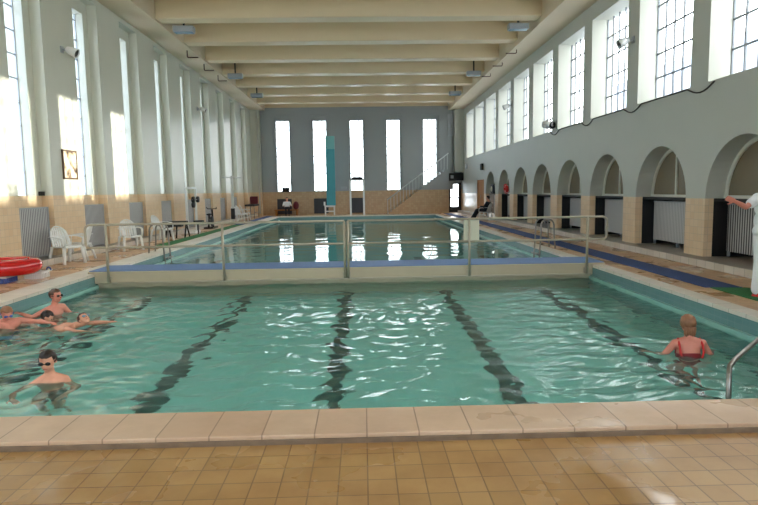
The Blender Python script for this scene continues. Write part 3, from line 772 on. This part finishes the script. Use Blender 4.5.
# fixtures under the ceiling and L shaped brackets on the bulkheads
def ceil_light(x, y, label):
    t = thing('ceiling_floodlight', label, 'ceiling light', (x, y, 6.98), 0, 'grey floodlights between the ceiling beams')
    m = MB(); m.box(-.34, .34, -.16, .16, 0, .2); m.build('housing', M['lamp_grey'], t, bevel=.02)
    m = MB(); m.box(-.3, .3, -.13, .13, -.015, 0); m.build('lens', M['lens'], t)
    m = MB(); m.box(-.03, .03, -.03, .03, .2, 1.12); m.build('bracket', M['frame_dark'], t)
for i, (yy, nm) in enumerate(((21.0, 0), (29.2, 0), (35.0, 0))):
    ceil_light(-5.9, yy, ['grey floodlight between the beams above the tiled wall, closest to the camera', 'grey floodlight between the beams above the tiled wall, middle of three', 'grey floodlight between the beams above the tiled wall, nearest the end wall'][i])
    ceil_light(5.4, yy, ['grey floodlight between the beams above the arcade, closest to the camera', 'grey floodlight between the beams above the arcade, middle of three', 'grey floodlight between the beams above the arcade, nearest the end wall'][i])
for i, y in enumerate((24.2, 26.7, 29.2)):
    for s, X, w_ in ((1, -6.72, 'tiled wall'), (-1, 6.12, 'arcade')):
        yy = y if s > 0 else y-.2-.1*i; zt = 7.13 if s > 0 else 7.0
        # a thin rod that hangs from the bulkhead and turns towards the pool
        m = MB(); m.tube([(X, yy, zt), (X, yy, 6.9), (X+s*.03, yy, 6.86), (X+s*.42, yy, 6.86)], .022, 8)
        tag(m.build('pipe_bracket', M['bracket']), 'dark L shaped bracket, %s from the camera on the %s side' % (['first', 'second', 'third'][i], w_), 'bracket', 'L shaped brackets below the beams')
# loose cable along the window sills
m = MB(); pts = []
for k in range(0, 4):
    ya, yb = WF0+PITCH*k, WF0+PITCH*k+.64
    for i in range(9): u = i/8; pts.append((XR-.02, ya-.25+(yb+.1-ya+.25)*u, ZS-.03-.14*math.sin(PI*u)))
    if k < 3:
        for i in range(1, 8): u = i/8; pts.append((XR-.015, yb+.1+(PITCH-.64-.35)*u, ZS-.03))
m.tube(pts, .016, 6); tag(m.build('cable', M['cable']), 'dark loose cable sagging along the window sills above the arches', 'cable')

# ------------------------------------------------------------------ people
DG = None
def remesh(mb, voxel, mats, name, smooth=4):
    me = mb.mesh(name+'_raw', mats)
    o = bpy.data.objects.new(name+'_raw', me); COL.objects.link(o)
    r_ = o.modifiers.new('r', 'REMESH'); r_.mode = 'VOXEL'; r_.voxel_size = voxel; r_.use_smooth_shade = True
    s_ = o.modifiers.new('s', 'SMOOTH'); s_.factor = .5; s_.iterations = smooth
    dg = bpy.context.evaluated_depsgraph_get(); dg.update()
    out = bpy.data.meshes.new_from_object(o.evaluated_get(dg))
    bpy.data.objects.remove(o); bpy.data.meshes.remove(me)
    out.name = name
    for p in out.polygons: p.material_index = 0; p.use_smooth = True
    return out

def V(*a): return Vector(a)
def hand(m, wrist, dirv, palm_n, sc, side, curl=.35):
    d = Vector(dirv).normalized(); n = (Vector(palm_n)-d*Vector(palm_n).dot(d)).normalized(); s = d.cross(n)*side
    w0 = Vector(wrist)
    for q in (-.028, -.009, .01, .028): m.cap(w0+d*.01*sc+s*q*.7*sc, .015*sc, w0+d*.085*sc+s*q*sc, .012*sc, 8)
    for q, l in ((-.03, .058), (-.01, .074), (.011, .08), (.031, .07)):
        a = w0+d*.09*sc+s*q*sc; d1 = (d*math.cos(curl*.5)+n*math.sin(curl*.5)); d2 = (d*math.cos(curl*1.4)+n*math.sin(curl*1.4))
        b_ = a+d1*l*.52*sc; c_ = b_+d2*l*.5*sc
        m.cap(a, .0098*sc, b_, .009*sc, 8); m.cap(b_, .009*sc, c_, .0078*sc, 8)
    a = w0+d*.025*sc+s*.03*sc; b_ = a+(d*.7+s*.75+n*.2).normalized()*.042*sc; c_ = b_+(d*.95+s*.3+n*.25).normalized()*.032*sc
    m.cap(a, .014*sc, b_, .0105*sc, 8); m.cap(b_, .0105*sc, c_, .009*sc, 8)

def head_parts(m, c, Mh, sc):
    """head with its face towards local -y; c is the middle of the head, sc = head height"""
    P = lambda x, y, z: c+Mh @ V(x*sc, y*sc, z*sc)
    m.ell(c+Mh @ V(0, .03*sc, .1*sc), (.34*sc, .40*sc, .38*sc), Mh)
    m.ell(P(0, -.09, -.14), (.27*sc, .28*sc, .31*sc), Mh)
    m.ell(P(0, -.17, -.34), (.15*sc, .14*sc, .12*sc), Mh)
    m.cap(P(0, -.375, .03), .032*sc, P(0, -.45, -.1), .055*sc, 10)          # nose
    m.cap(P(-.16, -.32, .09), .05*sc, P(.16, -.32, .09), .05*sc, 10)        # brow
    m.cap(P(-.075, -.34, -.24), .036*sc, P(.075, -.34, -.24), .036*sc, 10)  # lips
    for s in (-1, 1): m.ell(P(s*.345, .05, -.02), (.035*sc, .08*sc, .12*sc), Mh)

def figure(label, loc, rz, J, head_h, sk, hair=None, hair_mode='short', kid=1.0, neck_r=.045, extras=None, eyes=True, lean=(0, 0, 0), group=None, voxel=.0065, tr=1.0):
    """J: joints in the figure's own frame (face to -y). One continuous body mesh; hair, goggles and clothes are children."""
    k = kid
    m = MB()
    Mh = Matrix.Rotation(lean[2], 3, 'Z') @ Matrix.Rotation(lean[0], 3, 'X') @ Matrix.Rotation(lean[1], 3, 'Y')
    hc = Vector(J['head']); head_parts(m, hc, Mh, head_h)
    nk = Vector(J['neck']); ch = Vector(J['chest']); pe = Vector(J['pelvis'])
    m.cap(nk, neck_r*1.15, hc+Mh @ V(0, .04*head_h, -.25*head_h), neck_r, 14)
    sl, sr = Vector(J['shoulder_l']), Vector(J['shoulder_r'])
    ax = (sl-sr).normalized(); up = (nk-pe).normalized(); fw = ax.cross(up)
    B = Matrix((ax, fw, up)).transposed()
    hw = (sl-sr).length/2
    m.ell(ch, (hw*.86*tr, .105*k*tr, .17*k), B); m.ell((ch+pe)/2, (hw*.74*tr, .092*k*tr, .17*k), B); m.ell(pe, (hw*.80*tr, .10*k*tr, .13*k), B)
    m.ell(ch*.6+pe*.4, (hw*.78*tr, .098*k*tr, .17*k), B)
    m.cap(nk-up*.02, .05*k, sl, .052*k); m.cap(nk-up*.02, .05*k, sr, .052*k)
    m.cap(ch+up*.06*k, .08*k, sl, .055*k); m.cap(ch+up*.06*k, .08*k, sr, .055*k)
    for s, sgn in (('l', 1), ('r', -1)):
        sh, el, wr = (Vector(J[q+'_'+s]) for q in ('shoulder', 'elbow', 'wrist'))
        m.cap(sh, .052*k, el, .036*k); m.cap(el, .037*k, el.lerp(wr, .3), .037*k); m.cap(el.lerp(wr, .3), .037*k, wr, .024*k)
        hd = Vector(J.get('hand_dir_'+s, wr-el)); hand(m, wr, hd, J.get('palm_'+s, (0, 0, -1)), .92*k+.08, sgn if J.get('thumb_'+s, 1) > 0 else -sgn, J.get('curl_'+s, .35))
        hp, kn, an = (Vector(J[q+'_'+s]) for q in ('hip', 'knee', 'ankle'))
        m.cap(hp, .082*k, kn, .05*k); m.cap(kn, .05*k, kn.lerp(an, .3), .053*k); m.cap(kn.lerp(an, .3), .053*k, an, .033*k)
        fd = Vector(J.get('toe_'+s, (0, -.17*k, -.05*k)))
        m.cap(an+V(0, 0, -.02*k), .036*k, an+fd*.75, .03*k); m.cap(an+fd*.75, .03*k, an+fd, .022*k)
    t = thing('person', label, 'person', loc, rz, group)
    me = remesh(m, voxel, sk, 'body'); o = bpy.data.objects.new('body', me); COL.objects.link(o); o.parent = t
    if hair:
        h = MB(); sc = head_h
        if hair_mode == 'short':
            h.ell(hc+Mh @ V(0, .045*sc, .115*sc), (.372*sc, .43*sc, .41*sc), Mh, 30, 20, keep=lambda p: (p.z > .16*sc if p.y < -.14*sc else (p.z > -.03*sc if p.y < .05*sc else p.z > -.27*sc)))
        else:
            h.ell(hc+Mh @ V(0, .05*sc, .10*sc), (.39*sc, .45*sc, .43*sc), Mh, 30, 20, keep=lambda p: (p.z > .18*sc if p.y < -.16*sc else p.z > -.34*sc))
            for q in (-.2, -.1, 0, .1, .2):
                a = hc+Mh @ V(q*sc, .40*sc, -.1*sc); b_ = hc+Mh @ V(q*1.1*sc, .34*sc, -.45*sc); c_ = hc+Mh @ V(q*.9*sc-.06*sc, .30*sc, -.58*sc)
                h.tube([a, b_, c_], .085*sc, 10, .05*sc)
        for v in h.bm.verts:
            v.co += Vector((noise.noise(v.co*38), noise.noise(v.co*38+V(5, 1, 2)), noise.noise(v.co*38+V(9, 4, 7))))*.035*sc
        ho = h.build('hair', hair, t)
        sm = ho.modifiers.new('solid', 'SOLIDIFY'); sm.thickness = .03*sc; sm.offset = -1
    if eyes:
        for s in (-1, 1):
            e = MB(); e.ell(hc+Mh @ V(s*.14*head_h, -.335*head_h, .02*head_h), .042*head_h, None, 12, 8); e.build('eye', M['eye'], t)
    l_ = MB(); l_.cap(hc+Mh @ V(-.07*head_h, -.365*head_h, -.24*head_h), .02*head_h, hc+Mh @ V(.07*head_h, -.365*head_h, -.24*head_h), .02*head_h, 8); l_.build('mouth', M['lip'], t)
    if extras: extras(t, hc, Mh, head_h)
    return t

def goggles(lens_mat, strap_mat):
    def fn(t, hc, Mh, sc):
        g = MB()
        for s in (-1, 1): g.ell(hc+Mh @ V(s*.155*sc, -.36*sc, .03*sc), (.125*sc, .07*sc, .09*sc), Mh, 16, 10)
        g.cap(hc+Mh @ V(-.05*sc, -.4*sc, .03*sc), .02*sc, hc+Mh @ V(.05*sc, -.4*sc, .03*sc), .02*sc, 8)
        go = g.build('goggles', lens_mat, t)
        s_ = MB(); pts = []
        for i in range(15):
            a = PI*(i/14)*1.24-.12*PI; pts.append(hc+Mh @ V(.375*sc*math.cos(a), .03*sc+.43*sc*math.sin(a), .05*sc+.06*sc*math.sin(a)))
        s_.tube(pts, .03*sc, 6); s_.build('strap', strap_mat, go)
    return fn
def trunks(color, J, k):
    def fn(t, hc, Mh, sc):
        m = MB(); pe = Vector(J['pelvis'])
        m.ell(pe, (.155*k, .115*k, .13*k))
        for s in ('l', 'r'):
            hp, kn = Vector(J['hip_'+s]), Vector(J['knee_'+s]); m.cap(hp, .095*k, hp.lerp(kn, .4), .085*k)
        me = remesh(m, .009, color, 'swim_trunks', 3); o = bpy.data.objects.new('swim_trunks', me); COL.objects.link(o); o.parent = t
    return fn
def both(*fs):
    def fn(*a):
        for q in fs: q(*a)
    return fn

def upright(k, hz, arms, legs=None):
    """upright floating pose; hz = z of the middle of the head; arms = dict of elbow/wrist positions"""
    z = hz
    J = dict(head=(0, -.02, z), neck=(0, .015, z-.15*k), chest=(0, .01, z-.33*k), pelvis=(0, .03, z-.66*k),
             shoulder_l=(.165*k, .015, z-.215*k), shoulder_r=(-.165*k, .015, z-.215*k),
             hip_l=(.08*k, .03, z-.72*k), hip_r=(-.08*k, .03, z-.72*k),
             knee_l=(.10*k, -.12*k, z-1.05*k), knee_r=(-.10*k, -.06*k, z-1.08*k),
             ankle_l=(.09*k, .14*k, z-1.34*k), ankle_r=(-.09*k, .12*k, z-1.38*k),
             toe_l=(0, .05*k, -.15*k), toe_r=(0, .04*k, -.15*k))
    J.update(arms); return J
# local frames: figure origin sits on the water line
k = .88
J = upright(k, .235, dict(elbow_r=(-.27, -.17, -.10), wrist_r=(-.22, -.40, -.05), hand_dir_r=(.1, -.15, .02), palm_r=(0, 0, -1), elbow_l=(.27, -.05, -.14), wrist_l=(.2, -.28, -.17), palm_l=(0, 0, -1)))
J['shoulder_l'] = (.13, .03, .02); J['shoulder_r'] = (-.15, -.03, -.01)
figure('boy with dark goggles facing the camera in the pool foreground', (-3.2, 6.0, WZ-.01), R(12), J, .215, M['skin'], M['hair_dark'], 'short', k, .042, both(goggles(M['black_gloss'], M['black']), trunks(M['dark_cloth'], J, k)), False, (R(12), 0, R(-8)))
k = .95
J = upright(k, .235, dict(elbow_r=(-.30, .16, -.06), wrist_r=(-.33, .38, .0), hand_dir_r=(0, .2, .02), palm_r=(0, 0, -1), elbow_l=(.29, -.05, -.16), wrist_l=(.24, -.28, -.2)))
figure('swimmer with dark goggles in profile by the pool wall, shoulders above the water', (-4.92, 9.55, WZ+.06), R(70), J, .225, M['skin_pink'], M['hair_brown'], 'short', k, .045, both(goggles(M['black_gloss'], M['black']), trunks(M['dark_cloth'], J, k)), False, (0, 0, R(5)))
k = .9
J = upright(k, .12, dict(elbow_r=(-.36, -.12, -.03), wrist_r=(-.5, -.3, -.02), palm_r=(0, 0, -1), elbow_l=(.34, -.16, -.03), wrist_l=(.42, -.38, -.03), palm_l=(0, 0, -1)))
J.update(shoulder_l=(.16, -.02, .0), shoulder_r=(-.16, .0, .02), neck=(0, .03, .02))
figure('fair haired child with a blue goggle strap bending forward at the picture edge', (-5.1, 8.55, WZ+.10), R(45), J, .215, M['skin_pink'], M['hair_fair'], 'short', k, .042, both(goggles(M['blue_plastic'], M['blue_plastic']), trunks(M['blue_plastic'], J, k)), False, (R(28), 0, 0))
# prone swimmers
def prone(k, hd, arm_l, arm_r, dip=.09):
    """swimming on the front along local -y"""
    return dict(head=(0, -.12, hd), neck=(0, .02, -.03), chest=(0, .2*k, -dip), pelvis=(0, .52*k, -dip-.08),
                shoulder_l=(.16*k, .06, -.055), shoulder_r=(-.16*k, .06, -.055), hip_l=(.08*k, .58*k, -dip-.1), hip_r=(-.08*k, .58*k, -dip-.1),
                knee_l=(.1*k, .92*k, -dip-.2), knee_r=(-.1*k, .92*k, -dip-.12), ankle_l=(.09*k, 1.28*k, -dip-.12), ankle_r=(-.09*k, 1.28*k, -dip-.22),
                toe_l=(0, .15*k, -.03), toe_r=(0, .15*k, -.03), **{a+'_l': b_ for a, b_ in arm_l.items()}, **{a+'_r': b_ for a, b_ in arm_r.items()})
k = .88
J = prone(k, .055, dict(elbow=(.17, -.18, -.03), wrist=(.12, -.40, -.005), palm=(0, 0, -1), curl=.1), dict(elbow=(-.2, -.12, -.08), wrist=(-.16, -.32, -.1), palm=(0, 0, -1)))
figure('brown haired swimmer with goggles gliding with one arm stretched along the surface', (-4.1, 8.5, WZ+.07), R(82), J, .205, M['skin'], M['hair_brown'], 'short', k, .042, goggles(M['lens'], M['black']), False, (R(-48), 0, R(-25)))
J = prone(k, .03, dict(elbow=(.27, -.05, -.2), wrist=(.3, -.25, -.25)), dict(elbow=(-.27, -.05, -.2), wrist=(-.3, -.25, -.25)))
figure('swimmer face down with only wet brown hair above the water', (-4.88, 8.95, WZ+.03), R(110), J, .21, M['skin'], M['hair_dark'], 'short', k, .042, None, True, (R(30), 0, 0))
# girl seen from behind
k = .86
J = upright(k, .315, dict(elbow_l=(.27, -.02, -.06), wrist_l=(.36, -.2, -.1), elbow_r=(-.27, -.03, -.06), wrist_r=(-.36, -.2, -.1)))
J.update(shoulder_l=(.15, .02, .10), shoulder_r=(-.15, .02, .10), neck=(0, .02, .17), chest=(0, .02, .0), pelvis=(0, .03, -.3))
def girl_suit(t, hc, Mh, sc):
    m = MB()
    a = Vector(J['chest']); p_ = Vector(J['pelvis'])
    m.ell(a*.6+p_*.4+V(0, 0, .045), (.142, .105, .15)); m.ell(p_, (.135, .108, .13)); m.ell(a+V(0, -.045, -.02), (.13, .075, .13))
    me = remesh(m, .008, M['suit_red'], 'swimsuit', 3); o = bpy.data.objects.new('swimsuit', me); COL.objects.link(o); o.parent = t
    for s in (-1, 1):
        s_ = MB(); s_.tube([(s*.10, .125, -.06), (s*.125, .11, .02), (s*.125, .08, .10), (s*.118, .02, .155), (s*.11, -.06, .10), (s*.1, -.11, .0)], .013, 8)
        s_.build('strap', M['red_matte'], o)
figure('girl in a red swimsuit seen from behind, fair brown hair tied low', (3.62, 6.5, WZ+.025), R(175), J, .215, M['skin_pink'], M['hair_fair'], 'long', k, .042, girl_suit, True, (0, 0, R(-6)))

# adult in white beside the pool
kk = 1.0
J = dict(head=(0, -.02, 1.62), neck=(0, .02, 1.46), chest=(0, .01, 1.27), pelvis=(0, .02, .95), shoulder_l=(.2, .02, 1.4), shoulder_r=(-.2, .02, 1.39),
         elbow_r=(-.44, -.03, 1.28), wrist_r=(-.66, -.05, 1.37), hand_dir_r=(-.2, 0, .07), palm_r=(0, -1, -.3), elbow_l=(.3, .04, 1.12), wrist_l=(.28, -.1, .9), palm_l=(-1, 0, 0),
         hip_l=(.1, .02, .88), hip_r=(-.1, .02, .88), knee_l=(.11, -.01, .5), knee_r=(-.11, .0, .5), ankle_l=(.11, .03, .1), ankle_r=(-.11, .03, .1))
def white_kit(t, hc, Mh, sc):
    m = MB()
    m.ell((0, .01, 1.27), (.215, .145, .2)); m.ell((0, .015, 1.08), (.21, .15, .2)); m.cap((-.14, .01, .94), .1, (.14, .01, .94), .1)
    for s in (-1, 1): m.cap((s*.1, .02, 1.4), .075, (s*.2, .02, 1.4), .075)
    m.cap((-.2, .02, 1.39), .075, (-.33, -.01, 1.33), .07); m.cap((.2, .02, 1.39), .075, (.26, .03, 1.24), .07)
    m.cap((0, .02, 1.44), .075, (0, .02, 1.46), .065)
    o = bpy.data.objects.new('t_shirt', remesh(m, .01, M['white_cloth'], 't_shirt', 3)); COL.objects.link(o); o.parent = t
    e = MB(); e.ell((-.1, -.128, 1.3), (.03, .012, .03)); e.build('chest_badge', M['dark_cloth'], o)
    m = MB(); m.ell((0, .02, .93), (.18, .135, .12))
    for s in (-1, 1): m.cap((s*.095, .02, .88), .11, (s*.11, 0, .5), .09); m.cap((s*.11, 0, .5), .09, (s*.11, .03, .1), .085)
    o = bpy.data.objects.new('trousers', remesh(m, .01, M['white_cloth'], 'trousers', 3)); COL.objects.link(o); o.parent = t
    for s in (-1, 1):
        m = MB(); m.cap((s*.11, .05, .045), .045, (s*.12, -.14, .04), .042); m.box(s*.115-.045, s*.115+.045, -.19, .09, 0, .02)
        o = bpy.data.objects.new('shoe', remesh(m, .008, M['red_matte'], 'shoe', 2)); COL.objects.link(o); o.parent = t
figure('person in white top and trousers with red shoes, one arm stretched out beside the pool', (5.72, 8.3, .014), R(12), J, .235, M['skin_pink'], M['hair_brown'], 'short', kk, .055, white_kit, True, (0, 0, 0), voxel=.008)

# seated person in dark clothes on the guard chair
J = dict(head=(0, .12, 1.12), neck=(0, .15, .95), chest=(0, .12, .76), pelvis=(0, .0, .52), shoulder_l=(.19, .14, .88), shoulder_r=(-.19, .14, .88),
         elbow_l=(.27, .02, .68), wrist_l=(.24, -.2, .70), elbow_r=(-.27, .02, .68), wrist_r=(-.24, -.2, .70), hip_l=(.09, -.02, .50), hip_r=(-.09, -.02, .50),
         knee_l=(.1, -.46, .52), knee_r=(-.1, -.44, .52), ankle_l=(.1, -.72, .1), ankle_r=(-.1, -.66, .1))
def dark_kit(top, low):
    def fn(t, hc, Mh, sc):
        m = MB(); m.ell((0, .12, .76), (.2, .14, .2)); m.ell((0, .05, .6), (.185, .14, .18))
        for s in (-1, 1): m.cap((s*.08, .14, .88), .07, (s*.19, .14, .88), .07); m.cap((s*.19, .14, .88), .068, (s*.27, .02, .68), .055); m.cap((s*.27, .02, .68), .053, (s*.24, -.17, .70), .042)
        o = bpy.data.objects.new('jacket', remesh(m, .011, top, 'jacket', 3)); COL.objects.link(o); o.parent = t
        m = MB(); m.ell((0, .0, .52), (.175, .14, .11))
        for s in (-1, 1):
            kl = J['knee_l'] if s > 0 else J['knee_r']; al = J['ankle_l'] if s > 0 else J['ankle_r']
            m.cap((s*.09, -.02, .51), .1, kl, .07); m.cap(kl, .07, al, .06)
        o = bpy.data.objects.new('trousers', remesh(m, .011, low, 'trousers', 3)); COL.objects.link(o); o.parent = t
        for s in (-1, 1):
            al = Vector(J['ankle_l'] if s > 0 else J['ankle_r']); m = MB(); m.cap(al+V(0, .02, -.055), .042, al+V(0, -.17, -.06), .036)
            o = bpy.data.objects.new('shoe', remesh(m, .01, M['black'], 'shoe', 2)); COL.objects.link(o); o.parent = t
    return fn
figure('person in dark clothes lounging in the white armchair by the small arches', (6.28, 30.6, .014), R(-125), J, .235, M['skin'], M['hair_dark'], 'short', 1.0, .055, dark_kit(M['dark_cloth'], M['dark_cloth']), True, (0, 0, 0), voxel=.01)
figure('person in a pale top and dark trousers sitting below the first end window', (-5.15, 41.1, .0), R(8), J, .235, M['skin'], M['hair_dark'], 'short', 1.0, .055, dark_kit(M['white_cloth'], M['dark_cloth']), True, (0, 0, 0), voxel=.01)
t = thing('bench_seat', 'low tiled bench under the person at the end wall', 'bench', (-5.2, 41.3, 0))
m = MB(); m.box(-.8, .8, -.35, .38, .34, .4); m.build('seat', M['wood'], t, bevel=.01)
for x in (-.7, .7):
    m = MB(); m.box(x-.04, x+.04, -.3, .34, 0, .34); m.build('leg', M['wood'], t)
tag(MB().ell((-4.56, 41.25, .4+.27), (.2, .18, .28)).build('sports_bag', M['maroon']), 'maroon bag on the bench beside the person at the end wall', 'bag')

# ------------------------------------------------------------------ light, sky, camera
# unseen pale buildings, added outside to screen off part of the low sun
m = MB(); m.box(25, 27, 10, 28.2, -4, 6.9)
for k in range(5): m.box(25.4, 26.0, 11+k*3.4, 12+k*3.4, 6.9, 7.2)
M['facade'] = mat('facade', lin(200, 200, 205), .8)
struct(m.build('sun_screen_building', M['facade']))
m = MB(); m.box(25, 27, 28.4, 60, -4, 11.5); struct(m.build('sun_screen_building', M['facade']))
m = MB(); m.box(-60, 60, -40, 90, -4.2, -4.0); struct(m.build('ground', M['facade']))
w = bpy.data.worlds.new('sky'); scene.world = w; w.use_nodes = True
nt = w.node_tree; N = nt.nodes; L = nt.links; bg = N['Background']
tc = N.new('ShaderNodeTexCoord'); dp = N.new('ShaderNodeVectorMath'); dp.operation = 'DOT_PRODUCT'
L.new(tc.outputs['Generated'], dp.inputs[0]); dp.inputs[1].default_value = Vector((1, .24, .17)).normalized()
mr = N.new('ShaderNodeMapRange'); mr.inputs['From Min'].default_value = -1; L.new(dp.outputs['Value'], mr.inputs['Value'])
rp = N.new('ShaderNodeValToRGB'); e = rp.color_ramp.elements
e[0].position = .05; e[0].color = (.14, .18, .24, 1); e[1].position = .92; e[1].color = (.56, .54, .51, 1)
q = e.new(.5); q.color = (.40, .42, .45, 1)
L.new(mr.outputs[0], rp.inputs['Fac']); L.new(rp.outputs['Color'], bg.inputs['Color'])
bg.inputs['Strength'].default_value = SKY
sd = bpy.data.lights.new('sun', 'SUN'); sd.energy = SUN; sd.angle = R(.6); sd.color = (1, .93, .8)
so = bpy.data.objects.new('sun', sd); COL.objects.link(so)
so.rotation_euler = Vector((-1, -.243, -.165)).to_track_quat('-Z', 'Y').to_euler(); so.location = (30, 20, 12)

cd = bpy.data.cameras.new('camera'); co = bpy.data.objects.new('camera', cd); COL.objects.link(co)
cd.sensor_fit = 'HORIZONTAL'; cd.sensor_width = 36; cd.lens = 600*36/758; cd.clip_start = .05; cd.clip_end = 300
yaw, pit, rol = .0257, .1029, .0154
fw = Vector((math.sin(yaw)*math.cos(pit), math.cos(yaw)*math.cos(pit), -math.sin(pit)))
r0 = Vector((math.cos(yaw), -math.sin(yaw), 0)); u0 = r0.cross(fw)
r1 = r0*math.cos(rol)-u0*math.sin(rol); u1 = u0*math.cos(rol)+r0*math.sin(rol)
co.matrix_world = Matrix(((r1.x, u1.x, -fw.x, 0), (r1.y, u1.y, -fw.y, 0), (r1.z, u1.z, -fw.z, 1.6), (0, 0, 0, 1)))
scene.camera = co

vs = scene.view_settings
vs.view_transform = 'Standard'; vs.look = 'None'; vs.exposure = 0.17; vs.gamma = 1; vs.use_curve_mapping = False
cy = scene.cycles
cy.max_bounces = 12; cy.diffuse_bounces = 6; cy.glossy_bounces = 5; cy.transmission_bounces = 8; cy.transparent_max_bounces = 12
cy.caustics_refractive = True; cy.caustics_reflective = True; cy.sample_clamp_indirect = 10; cy.blur_glossy = .3
cy.use_denoising = True
